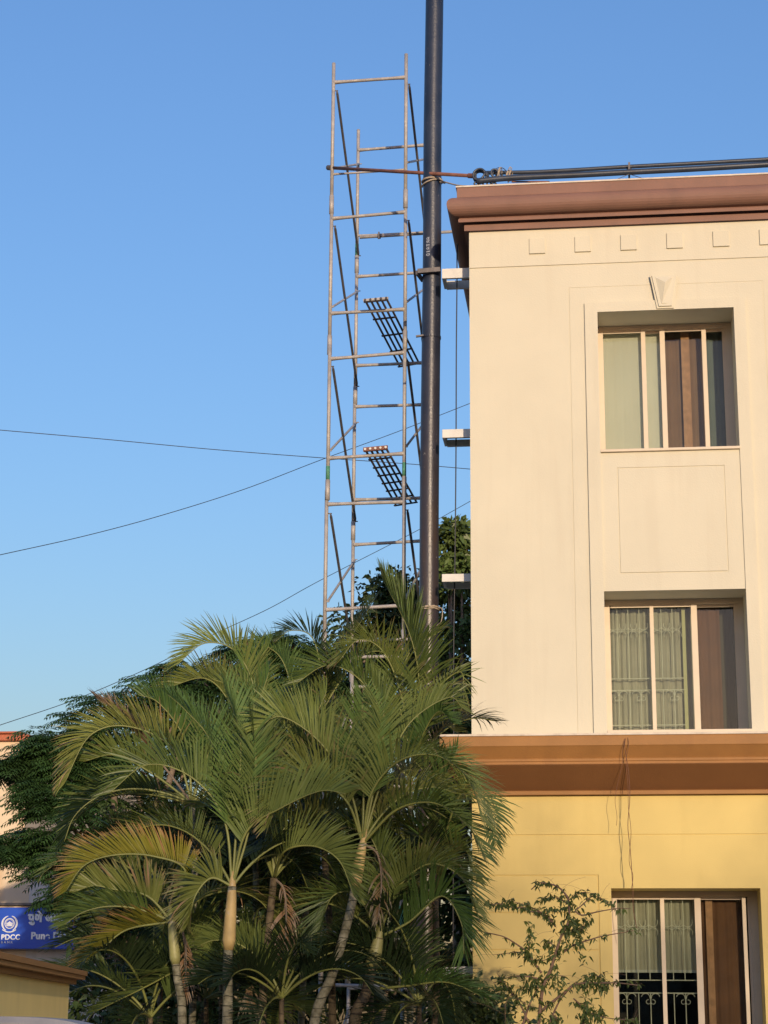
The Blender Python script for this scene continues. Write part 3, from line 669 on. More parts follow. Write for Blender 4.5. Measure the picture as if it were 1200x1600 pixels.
mb = MB(); prism(mb, 0, 0, zt_-.030, zt_); prism(mb, -.02, -.012, zt_-.055, zt_-.0305); prism(mb, -.085, -.06, zt_-.0855, zt_-.0555); mb.build('coping', M['brown'], bw)
lw = MB(); A = at(-60, 1587.5, 6.0); pts = [at(x, y, 6.0) for x, y in ((-160, 1587), (0, 1588), (60, 1590.5), (100, 1595), (135, 1604))]
P = spline(pts, 5); n0 = len(lw.v)
for p in P: lw.v += [(p.x, 6.0, 0), (p.x, 6.0, p.z-.02), (p.x, 6.02, p.z), (p.x, 6.20, p.z), (p.x, 6.22, p.z-.02), (p.x, 6.22, 0)]
for i in range(len(P)-1):
    for k in range(5): a_ = n0+i*6+k; lw.f.append((a_, a_+6, a_+7, a_+1))
e = n0+(len(P)-1)*6; lw.f.append(tuple(e+k for k in range(6)))
tag(lw.build('low_wall', M['concrete'], loc=(P[-1].x, 6.1, 0)), 'pale grey rounded concrete edge at the very bottom left corner', 'wall')

# ------------------------------------------------------------ foliage builders
def leaf_strip(mb, base, d, wdir, L, W, droop, seg=4, tipoff=0.0, fold=0):
    n0 = len(mb.v); p = Vector(base); dd = Vector(d); st = L/seg; prof = [.45, 1, .95, .68, 0.06] if seg == 4 else [.5, 1, .6, .05]
    for i in range(seg+1):
        w_ = W*prof[i]/2; wd = (wdir - dd*wdir.dot(dd)).normalized()
        mb.v += [tuple(p-wd*w_), tuple(p+wd*w_)]; mb.t += [i/seg+tipoff]*2
        if i < seg: mb.f.append((n0+2*i, n0+2*i+1, n0+2*i+3, n0+2*i+2))
        dd = (dd + Vector((0, 0, -droop*(.4+i*.5)))).normalized(); p = p + dd*st
    mb.hast = True

def frond(parent, P, rnd, mat_, L=.46, npair=40, vee=.7, s0=.10, W=.024, droop=.10, name='frond', ragged=.0, upbias=None, label=None):
    """P: midrib points base->tip in world space"""
    P = spline(P, 8); n = len(P); cum = [0]
    for a, b in zip(P, P[1:]): cum.append(cum[-1]+(b-a).length)
    tot = cum[-1]
    rb = MB(); rb.tube(P, [.012*(1-.85*c/tot)+.0012 for c in cum], 6)
    mb = MB()
    npair = int(npair*1.4); W = W*.74; droop *= .55; vee = min(1.25, vee*1.15+.12)
    for k in range(npair):
        s = s0+(1-s0)*(k+.5)/npair; t = s*tot; i = max(0, min(n-2, next((j for j in range(n-1) if cum[j+1] >= t), n-2)))
        p = P[i].lerp(P[i+1], (t-cum[i])/max(1e-6, cum[i+1]-cum[i])); T = (P[min(n-1, i+2)]-P[max(0, i-1)]).normalized()
        Sd = T.cross(Vector((0, 0, 1)))
        if Sd.length < .15: Sd = Vector((1, .3, 0))
        Sd.normalize(); U = Sd.cross(T).normalized()
        if upbias: U = (U*1.0 + Vector(upbias)).normalized(); U = (U-T*U.dot(T)).normalized(); Sd = T.cross(U).normalized()
        q = (s-s0)/(1-s0); ll = L*(.45+.55*math.sin(math.pi*min(1, q*1.25+.18))) if q < .5 else L*(1.0-.62*((q-.5)/.5)**1.5)
        ang = R(62-34*q)
        for sg_ in (-1, 1):
            if rnd.random() < ragged: continue
            dry = rnd.random(); ve = vee*(.85+.3*rnd.random()); a2 = ang+rnd.uniform(-.06, .06)
            d = T*math.cos(a2) + (Sd*(sg_*math.cos(ve)) + U*math.sin(ve))*math.sin(a2)
            leaf_strip(mb, p, d.normalized(), T+Vector((rnd.uniform(-.25, .25), rnd.uniform(-.25, .25), rnd.uniform(-.2, .2))), ll*rnd.uniform(.86, 1.06), W*rnd.uniform(.8, 1.1)*(1-.35*q), droop*(rnd.uniform(.4, 1.7) if dry < .93 else rnd.uniform(2, 5)), 4, .55 if dry > .95 else rnd.uniform(-.05, .05))
    for j in range(2): leaf_strip(mb, P[-1], (P[-1]-P[-3]).normalized(), Vector((0, 1, .2*j)), L*.3, W*.5, .05)
    o = mb.build(name, M[mat_], parent); rb.build('midrib', M['rachis'] if mat_ != 'frond_dry' else M['bark'], o, smooth=True)
    if label: o['label'] = label
    return o

def arch(base, az, el, L, bend, rnd, n=6):
    p = Vector(base); pts = [p.copy()]; e = el; st = L/n; a = az
    for i in range(n):
        e -= bend*(.35+i*.28); a += rnd.uniform(-.05, .05)
        p = p + Vector((math.cos(a)*math.cos(e), math.sin(a)*math.cos(e), math.sin(e)))*st; pts.append(p.copy())
    return pts

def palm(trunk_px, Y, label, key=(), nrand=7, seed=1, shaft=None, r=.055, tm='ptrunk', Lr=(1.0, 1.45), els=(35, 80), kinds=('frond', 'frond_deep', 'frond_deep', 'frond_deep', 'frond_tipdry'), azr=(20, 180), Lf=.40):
    rnd = random.Random(seed)
    P = [at(x, y, Y+dy) for x, y, dy in trunk_px]; root = Vector((P[0].x+rnd.uniform(-.05, .05), P[0].y, 0))
    t = thing('areca_palm', label, 'palm', root, 'clump of areca palms')
    tp = spline([root]+P, 6); n = len(tp)
    MB().tube(tp, [r*(1.25-.35*i/n) for i in range(n)], 12).build('trunk', M[tm], t, smooth=True)
    top = P[-1]
    if shaft:
        m_, L_ = shaft; d = (P[-1]-P[-2]).normalized(); a = top - d*L_
        MB().tube([a, a+d*L_*.15, a+d*L_*.5, a+d*L_*.85, top+d*.03, top+d*.12], [r*1.05, r*1.45, r*1.3, r*1.05, r*.75, r*.4], 12).build('crown_shaft', M[m_], t, smooth=True)
    for (pts, kw) in key:
        kw = dict(kw); yo = kw.pop('Y', 0); ye = kw.pop('Ye', yo)
        K = [at(x, y, Y + yo+(ye-yo)*i/(len(pts)-1)) for i, (x, y) in enumerate(pts)]
        if kw.pop('join', True): K = [top]+K[1:] if len(K) > 2 else K
        m_ = kw.pop('m', 'frond'); frond(t, K, rnd, m_, **kw)
    for i in range(nrand):
        az = R(azr[0] + (azr[1]-azr[0])*(i+rnd.random()*.7)/nrand); el = R(rnd.uniform(*els)); L_ = rnd.uniform(*Lr)
        pts = arch(top, az, el, L_, rnd.uniform(.16, .30), rnd)
        frond(t, pts, rnd, kinds[rnd.randrange(len(kinds))], L=Lf*rnd.uniform(.85, 1.15), npair=34, vee=rnd.uniform(.2, .8), s0=.22, droop=rnd.uniform(.04, .2), ragged=rnd.choice((0, 0, .1)))
    return t

palm([(285, 1610, 0), (276, 1520, 0), (268, 1440, 0)], 15.4, 'short left palm with yellowing arched fronds near the blue sign', [
    ([(268, 1440), (284, 1452), (291, 1500), (286, 1560)], dict(m='frond_dry', L=.22, npair=20, vee=.1, ragged=.4, Y=.05, droop=.5, label='dead brown frond hanging down the trunk')),
    ([(268, 1440), (290, 1362), (240, 1338), (180, 1336), (132, 1352), (103, 1392)], dict(m='frond_yellow', join=False, L=.36, npair=52, vee=1.25, Y=.15, Ye=-.3, s0=.26, W=.022, droop=.03, label='yellow frond with dry orange tips')),
    ([(268, 1440), (230, 1400), (180, 1390), (146, 1384), (116, 1394)], dict(m='frond_tipdry', L=.36, npair=46, vee=1.2, Y=0, Ye=-.1, s0=.2, droop=.03)),
    ([(262, 1458), (200, 1452), (162, 1480), (128, 1508)], dict(m='frond_yellow', L=.38, npair=42, vee=.55, Ye=-.1, Y=.0, s0=.05, droop=.03, upbias=(-.8, -.3, .35))),
    ([(268, 1440), (290, 1500), (250, 1530), (150, 1580)], dict(m='frond', L=.45, npair=36, vee=.3, Y=.2, Ye=.4, s0=.2)),
    ], 4, 11, ('shaft_green', .34), .032, kinds=('frond', 'frond_tipdry'), els=(20, 60), azr=(30, 220), Lr=(.9, 1.3))
palm([(355, 1615, 0), (356, 1500, 0), (363, 1385, 0)], 15.2, 'palm with a bright orange crownshaft above a pale ringed trunk', [
    ([(360, 1385), (330, 1372), (305, 1400), (296, 1440)], dict(m='frond_tipdry', L=.36, npair=34, vee=.9, s0=.15, Ye=-.2)),
    ([(363, 1385), (385, 1300), (440, 1262), (500, 1236), (540, 1240)], dict(m='frond', L=.42, npair=44, vee=1.1, s0=.25, Ye=-.3, droop=.03)),
    ([(363, 1385), (350, 1280), (300, 1215), (230, 1195), (170, 1240)], dict(m='frond', L=.46, npair=46, vee=.9, s0=.25, Ye=-.1)),
    ([(363, 1385), (372, 1250), (375, 1150), (350, 1070)], dict(m='frond_fresh', L=.48, npair=48, vee=.5, s0=.25, Ye=.2, droop=.05)),
    ([(363, 1385), (350, 1250), (330, 1160), (290, 1110), (262, 1085)], dict(m='frond_fresh', L=.44, npair=48, vee=.6, s0=.25, Ye=.3)),
    ([(363, 1385), (390, 1290), (400, 1190), (390, 1110)], dict(m='frond', L=.44, npair=44, vee=.5, s0=.3, Ye=.1)),
    ], 5, 12, ('shaft_orange', .50), .037)
palm([(408, 1615, 0), (415, 1500, 0), (428, 1372, 0)], 15.8, 'slender dark brown palm trunk between the orange shafted palm and the leaning palm', [
    ([(428, 1372), (444, 1392), (447, 1450), (440, 1515)], dict(m='frond_dry', L=.24, npair=22, vee=.1, ragged=.35, Y=-.05, droop=.5, label='dead brown frond hanging down the trunk')),
    ([(428, 1372), (445, 1330), (490, 1322), (530, 1345), (553, 1400)], dict(m='frond', L=.40, npair=46, vee=1.0, s0=.2, Y=-.3, Ye=-.7, droop=.05)),
    ([(428, 1372), (430, 1250), (410, 1150), (370, 1080), (330, 1060)], dict(m='frond', L=.46, npair=44, vee=.7, s0=.3)),
    ([(428, 1372), (450, 1270), (480, 1180), (470, 1110)], dict(m='frond', L=.44, npair=44, vee=.5, s0=.3)),
    ([(428, 1372), (420, 1240), (400, 1130), (420, 1050)], dict(m='frond_fresh', L=.46, npair=44, vee=.4, s0=.3)),
    ], 5, 13, None, .032, 'ptrunk_b')
palm([(488, 1620, 0), (520, 1520, 0), (548, 1420, 0), (567, 1318, 0)], 15.6, 'leaning palm with pale ringed trunk curving up to the right', [
    ([(567, 1318), (590, 1335), (596, 1380), (590, 1440)], dict(m='frond_dry', L=.22, npair=20, vee=.1, ragged=.35, Y=.05, droop=.5, label='dead brown frond hanging beside the crownshaft')),
    ([(567, 1318), (580, 1240), (622, 1190), (680, 1180), (730, 1215), (758, 1285)], dict(m='frond', L=.46, npair=54, vee=.35, s0=.2, Y=0, Ye=-.5, droop=.12)),
    ([(567, 1318), (568, 1220), (566, 1130), (566, 1085)], dict(m='frond_fresh', L=.42, npair=44, vee=.4, s0=.3, droop=.04)),
    ([(567, 1318), (545, 1230), (500, 1160), (440, 1120), (400, 1140)], dict(m='frond', L=.48, npair=50, vee=.9, s0=.25, Ye=-.3)),
    ([(567, 1318), (600, 1210), (640, 1130), (700, 1090), (724, 1108)], dict(m='frond', L=.33, npair=46, vee=.9, s0=.3, Ye=.3)),
    ([(567, 1318), (540, 1250), (480, 1210), (440, 1240), (420, 1290)], dict(m='frond_tipdry', L=.44, npair=44, vee=.8, s0=.25, Ye=-.5)),
    ([(567, 1318), (620, 1265), (680, 1255), (730, 1290), (760, 1340)], dict(m='frond', L=.42, npair=44, vee=.4, s0=.25, Ye=-.6)),
    ([(567, 1318), (590, 1200), (600, 1120), (580, 1060)], dict(m='frond', L=.46, npair=46, vee=.5, s0=.3)),
    ], 5, 14, ('shaft_orange', .36), .036)
palm([(552, 1620, 0), (572, 1550, 0), (592, 1465, 0)], 15.9, 'short palm with dark rough trunk right of the leaning palm', [
    ([(592, 1465), (620, 1390), (670, 1350), (720, 1370), (742, 1420)], dict(m='frond', L=.42, npair=44, vee=.5, s0=.2, Ye=-.2)),
    ([(592, 1465), (640, 1440), (690, 1400), (720, 1440), (725, 1490)], dict(m='frond_fresh', L=.46, npair=40, vee=.6, s0=.2, Ye=-.1)),
    ([(592, 1545), (640, 1540), (700, 1535), (760, 1560)], dict(m='frond_fresh', join=False, L=.40, npair=36, vee=.4, s0=.2, Ye=-.3)),
    ([(592, 1465), (560, 1400), (520, 1400), (500, 1450)], dict(m='frond', L=.40, npair=36, vee=.5, s0=.2, Ye=-.3)),
    ([(592, 1465), (600, 1380), (580, 1310), (540, 1290)], dict(m='frond', L=.42, npair=40, vee=.6, s0=.25)),
    ], 5, 15, ('shaft_green', .25), .043, 'ptrunk_b', Lr=(.9, 1.3))
palm([(640, 1620, 0), (645, 1400, 0), (640, 1215, 0)], 17.6, 'tallest palm, its upright frond reaching highest in front of the black pipe', [
    ([(640, 1215), (655, 1080), (640, 990), (598, 905)], dict(m='frond', L=.66, npair=64, vee=.35, s0=.22, Ye=-.3, droop=.08, upbias=(1.0, -.5, 0), W=.032)),
    ([(640, 1215), (630, 1100), (600, 1020), (560, 1000), (528, 1035)], dict(m='frond_tipdry', L=.40, npair=52, vee=.5, s0=.3, Ye=-.4)),
    ([(640, 1215), (660, 1130), (680, 1080), (720, 1050), (725, 1100)], dict(m='frond', L=.30, npair=18, vee=.5, s0=.4, Ye=-.2, W=.018)),
    ([(640, 1215), (660, 1150), (685, 1112), (708, 1130)], dict(m='frond_fresh', L=.30, npair=40, vee=.7, s0=.2, Ye=-.6)),
    ([(640, 1215), (670, 1190), (705, 1195), (730, 1245)], dict(m='frond', L=.40, npair=40, vee=.6, s0=.15, Ye=-.7)),
    ([(640, 1215), (625, 1090), (640, 1020), (690, 985)], dict(m='frond', L=.46, npair=46, vee=.4, s0=.3)),
    ([(640, 1215), (600, 1120), (560, 1060), (510, 1040), (460, 1070)], dict(m='frond', L=.46, npair=46, vee=.7, s0=.3)),
    ], 6, 16, None, .028, els=(40, 80), azr=(10, 200))
palm([(470, 1620, 0), (478, 1400, 0), (470, 1200, 0)], 18.0, 'palm behind the clump whose dark fronds arch below the scaffold foot', [
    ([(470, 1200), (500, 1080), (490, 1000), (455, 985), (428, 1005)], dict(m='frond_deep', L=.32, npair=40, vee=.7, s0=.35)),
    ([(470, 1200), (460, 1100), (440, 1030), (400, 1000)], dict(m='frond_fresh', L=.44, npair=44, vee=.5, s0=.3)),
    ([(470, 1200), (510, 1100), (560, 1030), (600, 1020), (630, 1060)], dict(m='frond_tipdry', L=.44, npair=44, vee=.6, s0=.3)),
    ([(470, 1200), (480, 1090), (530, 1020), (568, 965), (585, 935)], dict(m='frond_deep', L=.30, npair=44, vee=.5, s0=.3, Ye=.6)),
    ], 7, 17, None, .028, els=(30, 75))
palm([(395, 1620, 0), (400, 1400, 0), (395, 1190, 0)], 17.4, 'palm behind with a frond feathering against the sky left of the scaffold', [
    ([(395, 1190), (400, 1090), (370, 1020), (320, 1005), (275, 1040)], dict(m='frond', L=.42, npair=46, vee=.7, s0=.35, Ye=-.2)),
    ([(395, 1190), (390, 1090), (400, 1040), (420, 1010)], dict(m='frond_fresh', L=.44, npair=44, vee=.6, s0=.3)),
    ([(395, 1190), (360, 1100), (320, 1060), (260, 1075)], dict(m='frond_tipdry', L=.42, npair=44, vee=.7, s0=.3)),
    ], 7, 18, None, .028, els=(30, 75), azr=(10, 200))
palm([(300, 1620, 0), (305, 1400, 0), (300, 1255, 0)], 16.8, 'palm at left with broad grey green fronds arching over the feathery tree', [
    ([(300, 1255), (270, 1170), (200, 1135), (140, 1150), (100, 1225)], dict(m='frond_tipdry', L=.44, npair=52, vee=.7, s0=.25, Ye=-.3)),
    ([(300, 1255), (250, 1190), (190, 1120), (150, 1090)], dict(m='frond_dry', L=.36, npair=30, vee=.4, s0=.5, ragged=.2, label='dry grey frond')),
    ([(300, 1255), (240, 1210), (180, 1180), (130, 1190)], dict(m='frond_tipdry', L=.42, npair=40, vee=.9, s0=.3)),
    ([(300, 1255), (220, 1240), (150, 1250), (110, 1290)], dict(m='frond', L=.42, npair=40, vee=.8, s0=.3)),
    ([(300, 1255), (290, 1160), (250, 1100), (215, 1085)], dict(m='frond_fresh', L=.42, npair=40, vee=.8, s0=.3)),
    ([(300, 1255), (330, 1170), (380, 1130), (430, 1150)], dict(m='frond', L=.44, npair=40, vee=.8, s0=.3)),
    ], 8, 19, None, .028, els=(20, 75), azr=(0, 210))
palm([(520, 1620, 0), (515, 1450, 0), (505, 1310, 0)], 16.6, 'half hidden palm filling the gap between the brown and leaning palm trunks', [
    ([(505, 1310), (480, 1220), (450, 1170), (400, 1160), (370, 1200)], dict(m='frond_tipdry', L=.42, npair=42, vee=.8, s0=.3, Ye=-.4)),
    ([(505, 1310), (520, 1220), (560, 1160), (620, 1150)], dict(m='frond', L=.46, npair=42, vee=.8, s0=.3)),
    ([(505, 1310), (500, 1210), (490, 1140), (510, 1080)], dict(m='frond', L=.46, npair=42, vee=.5, s0=.3)),
    ], 8, 20, None, .03, 'ptrunk_b', els=(-10, 70))
palm([(680, 1620, 0), (682, 1500, 0), (680, 1400, 0)], 17.2, 'low dark palm right of the black pipe below the brown band', [
    ([(680, 1400), (700, 1290), (730, 1230), (765, 1260), (775, 1320)], dict(m='frond', L=.36, npair=40, vee=.4, s0=.4, Ye=-.9, droop=.15)),
    ([(680, 1400), (690, 1300), (670, 1220), (640, 1180)], dict(m='frond', L=.42, npair=42, vee=.6, s0=.2, W=.026)),
    ([(680, 1400), (675, 1310), (690, 1230), (715, 1170)], dict(m='frond_fresh', L=.40, npair=42, vee=.5, s0=.2, W=.026)),
    ([(680, 1400), (700, 1340), (728, 1330), (745, 1375)], dict(m='frond', L=.34, npair=34, vee=.5, s0=.2, Ye=-.4)),
    ([(680, 1400), (660, 1320), (620, 1280)], dict(m='frond', L=.42, npair=38, vee=.5, s0=.2)),
    ], 7, 21, None, .03, 'ptrunk_b', Lr=(.8, 1.1), azr=(100, 280), els=(0, 70))
for i, (x, y, dy, lb) in enumerate(((235, 1590, 15.9, 'low young palm at the left end of the clump behind the yellow wall'), (322, 1560, 16.9, 'low young palm between the two left hand ringed trunks'), (440, 1560, 15.7, 'low young palm behind the leaning palm trunk'),
        (655, 1570, 16.2, 'low young palm right of the short rough trunked palm'), (250, 1400, 17.8, 'dark middle height palm behind the short left palm'), (440, 1440, 17.9, 'dark middle height palm behind the brown palm trunk'), (580, 1380, 18.0, 'dark middle height palm behind the leaning palm crown'), (345, 1320, 18.2, 'dark middle height palm behind the orange shafted palm'))):
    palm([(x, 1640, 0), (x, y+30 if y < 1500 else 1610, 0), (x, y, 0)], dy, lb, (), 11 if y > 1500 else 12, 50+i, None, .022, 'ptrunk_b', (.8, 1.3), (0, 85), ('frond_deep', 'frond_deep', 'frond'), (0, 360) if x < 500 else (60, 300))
# dead hanging frond sheaths
def dead(px, py, Y, n, seed, label):
    rnd = random.Random(seed); mb = MB(); c = at(px, py, Y)
    for i in range(n):
        d = Vector((rnd.uniform(-.6, .6), rnd.uniform(-.3, .3), -1)).normalized()
        leaf_strip(mb, c+Vector((rnd.uniform(-.03, .03), 0, rnd.uniform(-.05, .05))), d, Vector((1, rnd.uniform(-.5, .5), 0)), rnd.uniform(.12, .34), .014, .03)
    tag(mb.build('dead_frond', M['frond_dry'], loc=c), label, 'dead frond', 'dead fronds hanging in the palm clump')
dead(390, 1545, 15.5, 16, 1, 'orange brown dead frond hanging beside the pale ringed trunk')
dead(655, 1322, 17.2, 8, 2, 'small rusty dead leaf caught under the right hand palm fronds')
dead(275, 1368, 15.2, 14, 3, 'shredded pale dead leaf strips above the short left palm')

# ------------------------------------------------------------ background trees
def limbs(mb, base, ends, r, rnd):
    base = Vector(base)
    for e in ends:
        e = Vector(e); m1 = base.lerp(e, .35)+Vector((rnd.uniform(-.2, .2), rnd.uniform(-.2, .2), .25)); P = spline([base, m1, e], 5)
        mb.tube(P, [r*(1-.85*i/(len(P)-1)) for i in range(len(P))], 7)
def feather_leaf(mb, p, d, rnd, L=.42):
    """twice-divided leaf drawn as a midrib row of narrow leaflets"""
    d = d.normalized(); Sd = d.cross(Vector((0, 0, 1)));
    if Sd.length < .1: Sd = Vector((1, 0, 0))
    Sd.normalize(); q = Vector(p); n = 8; dd = d
    for i in range(n):
        s = (i+1)/n; dd = (dd+Vector((0, 0, -.07))).normalized(); q = q+dd*(L/n); ll = L*.42*math.sin(math.pi*(.15+.75*s))
        for sg_ in (-1, 1):
            e = (dd*.55+Sd*sg_*.85+Vector((0, 0, rnd.uniform(-.25, .02)))).normalized(); wv_ = dd*.017
            mid = q+e*ll*.5+Vector((0, 0, .006)); end = q+e*ll+Vector((0, 0, -.02))
            n0 = len(mb.v); mb.v += [tuple(q), tuple(mid-wv_), tuple(end), tuple(mid+wv_)]; mb.f.append((n0, n0+1, n0+2, n0+3)); mb.t += [0]*4
def broad_leaf(mb, p, rnd, L, out):
    d = (Vector(out)*.6+Vector((rnd.uniform(-1, 1), rnd.uniform(-1, 1), rnd.uniform(-1.0, .3)))).normalized(); s_ = d.orthogonal().normalized()
    s_ = (s_+d.cross(s_)*rnd.uniform(-1, 1)).normalized(); w_ = L*.23; p = Vector(p)
    m_ = p+d*L*.45; e = p+d*L+Vector((0, 0, -.02)); n0 = len(mb.v); mb.v += [tuple(p), tuple(m_-s_*w_), tuple(e), tuple(m_+s_*w_)]; mb.f.append((n0, n0+1, n0+2, n0+3))
def tree(name, label, cat, blobs, Y, mat_, seed, kind, trunk_px, n_per=1.0, leafL=.14, trunk_r=.16, group=None):
    """blobs: (px, py, radius_px, depth offset) placed in the crown; each is filled with clumps"""
    rnd = random.Random(seed); base = at(trunk_px, 1590, Y); t = thing(name, label, cat, (base.x, Y, 0), group)
    cs = [(at(x, y, Y+dy), r_*Y/F_PX) for x, y, r_, dy in blobs]
    tk = MB(); fork = Vector((base.x, Y, max(1.2, min(c.z for c, _ in cs)*.7)))
    tk.tube(spline([(base.x, Y, 0), (base.x+.1, Y, fork.z*.5), fork], 5), [trunk_r*(1.2-.04*i) for i in range(11)], 10)
    limbs(tk, fork, [c for c, _ in cs], trunk_r*.6, rnd)
    mb = MB(); mb.hast = (kind == 'feather')
    for c, r_ in cs:
        nclump = int((26 if kind == 'feather' else 16)*n_per*max(.5, r_)**1.2)+4
        for k in range(nclump):
            v = Vector((rnd.gauss(0, 1), rnd.gauss(0, 1), rnd.gauss(0, 1))).normalized(); rr = r_*rnd.uniform(.35, 1.0)**.6
            q = c + Vector((v.x*rr, v.y*rr*.9, v.z*rr*.75))
            if kind == 'feather':
                az0 = math.atan2(v.y, v.x)
                tk.tube([c.lerp(q, .3), q], [.02, .006], 4)
                for i in range(11):
                    a_ = az0+rnd.uniform(-1.6, 1.6); d = Vector((math.cos(a_), math.sin(a_), rnd.uniform(-.25, .35)))
                    feather_leaf(mb, q+Vector((rnd.uniform(-.12, .12), rnd.uniform(-.12, .12), rnd.uniform(-.05, .05))), d, rnd, rnd.uniform(.3, .5))
            else:
                cr = rnd.uniform(.16, .34)
                tk.tube([c.lerp(q, .4), q], [.02, .006], 4)
                for i in range(int(46*(cr/.25)**2)):
                    u = Vector((rnd.gauss(0, 1), rnd.gauss(0, 1), rnd.gauss(0, .8))); u = u.normalized()*cr*rnd.random()**.4
                    broad_leaf(mb, q+u, rnd, leafL*rnd.uniform(.7, 1.2), u.normalized()+v*.5)
    tk.build('trunk', M['bark'], t, smooth=True); mb.build('crown', M[mat_], t)
    return t
tree('feathery_tree', 'large dark tree with feathery layered leaves at left behind the palms', 'tree',
     [(85, 1250, 45, -.3), (70, 1325, 40, 0), (120, 1180, 62, 0), (170, 1120, 50, 0), (130, 1290, 80, 0), (210, 1200, 80, .3), (90, 1210, 60, 0), (250, 1100, 60, 0), (310, 1060, 50, .2), (300, 1150, 80, .6),
      (25, 1198, 22, -.2), (75, 1165, 34, 0), (108, 1405, 18, -.6), (20, 1322, 28, 0), (200, 1350, 80, .5), (300, 1300, 90, .8), (140, 1385, 34, -.2), (185, 1440, 45, 0), (110, 1360, 50, 0)], 25.5, 'feather', 5, 'feather', 230, 1.5, trunk_r=.2)
tree('feathery_tree', 'second feathery tree, further right, its top poking up left of the scaffold', 'tree',
     [(395, 1020, 28, 0), (430, 1060, 50, 0), (380, 1080, 55, 0), (450, 1010, 24, .3), (480, 1090, 60, .3), (360, 1180, 80, .5), (450, 1200, 90, .5)], 26.5, 'feather', 6, 'feather', 420, 1.3)
tree('broadleaf_tree', 'leafy tree between the scaffold and the cream wall, its top lit yellow green', 'tree',
     [(706, 838, 22, 0), (722, 865, 30, 0), (700, 900, 36, 0), (735, 920, 45, .2), (690, 960, 55, .4), (725, 1000, 60, .3), (700, 1060, 60, .4), (740, 1090, 60, .5), (650, 1010, 60, .5), (690, 1120, 60, 0), (720, 1180, 60, 0)], 37.0, 'broad', 7, 'broad', 715, 1.5, .20)
tree('broadleaf_tree', 'dark leafy tree directly behind the scaffold foot, its crown round and dense', 'tree',
     [(600, 935, 34, 0), (640, 925, 35, 0), (570, 975, 42, 0), (620, 1000, 60, .4), (560, 1050, 60, .3), (520, 1090, 60, .3), (600, 1110, 70, .5)], 27.0, 'bush', 8, 'broad', 600, 1.8, .13)
HG = 'dark shrubs behind the palm clump'
for i, (x, y, lab) in enumerate([(200, 1500, 'dark leafy shrub at the far left, beneath the feathery tree'), (330, 1480, 'dark leafy shrub behind the orange shafted palm'), (460, 1470, 'dark leafy shrub behind the brown and leaning palm trunks'),
                                 (590, 1450, 'dark leafy shrub behind the short rough trunked palm'), (690, 1400, 'dark leafy shrub filling the gap between pipe and side wall')]):
    tree('shrub', lab, 'shrub', [(x-40, y-80, 75, .2), (x+50, y-120, 75, .5), (x, y-10, 85, 0), (x+40, y+60, 80, 0), (x-50, y+70, 80, .2), (x, y-180, 70, .8)] if i < 4 else
         [(x-20, y-60, 60, .3), (x+40, y-140, 60, .6), (x+30, y+20, 55, 0), (x-10, y+100, 60, 0), (x+20, y-220, 60, .8)], 24.6 if i < 4 else 25.2, 'bush', 30+i, 'broad', x, 1.5, .15, .06, HG)
tree('shrub', 'small dark bush at the foot of the yellow wall, left of the sapling', 'shrub', [(735, 1585, 34, 0), (705, 1600, 40, .1), (760, 1610, 30, 0)], 18.2, 'bush', 41, 'broad', 730, 2.5, .10, .03, HG)

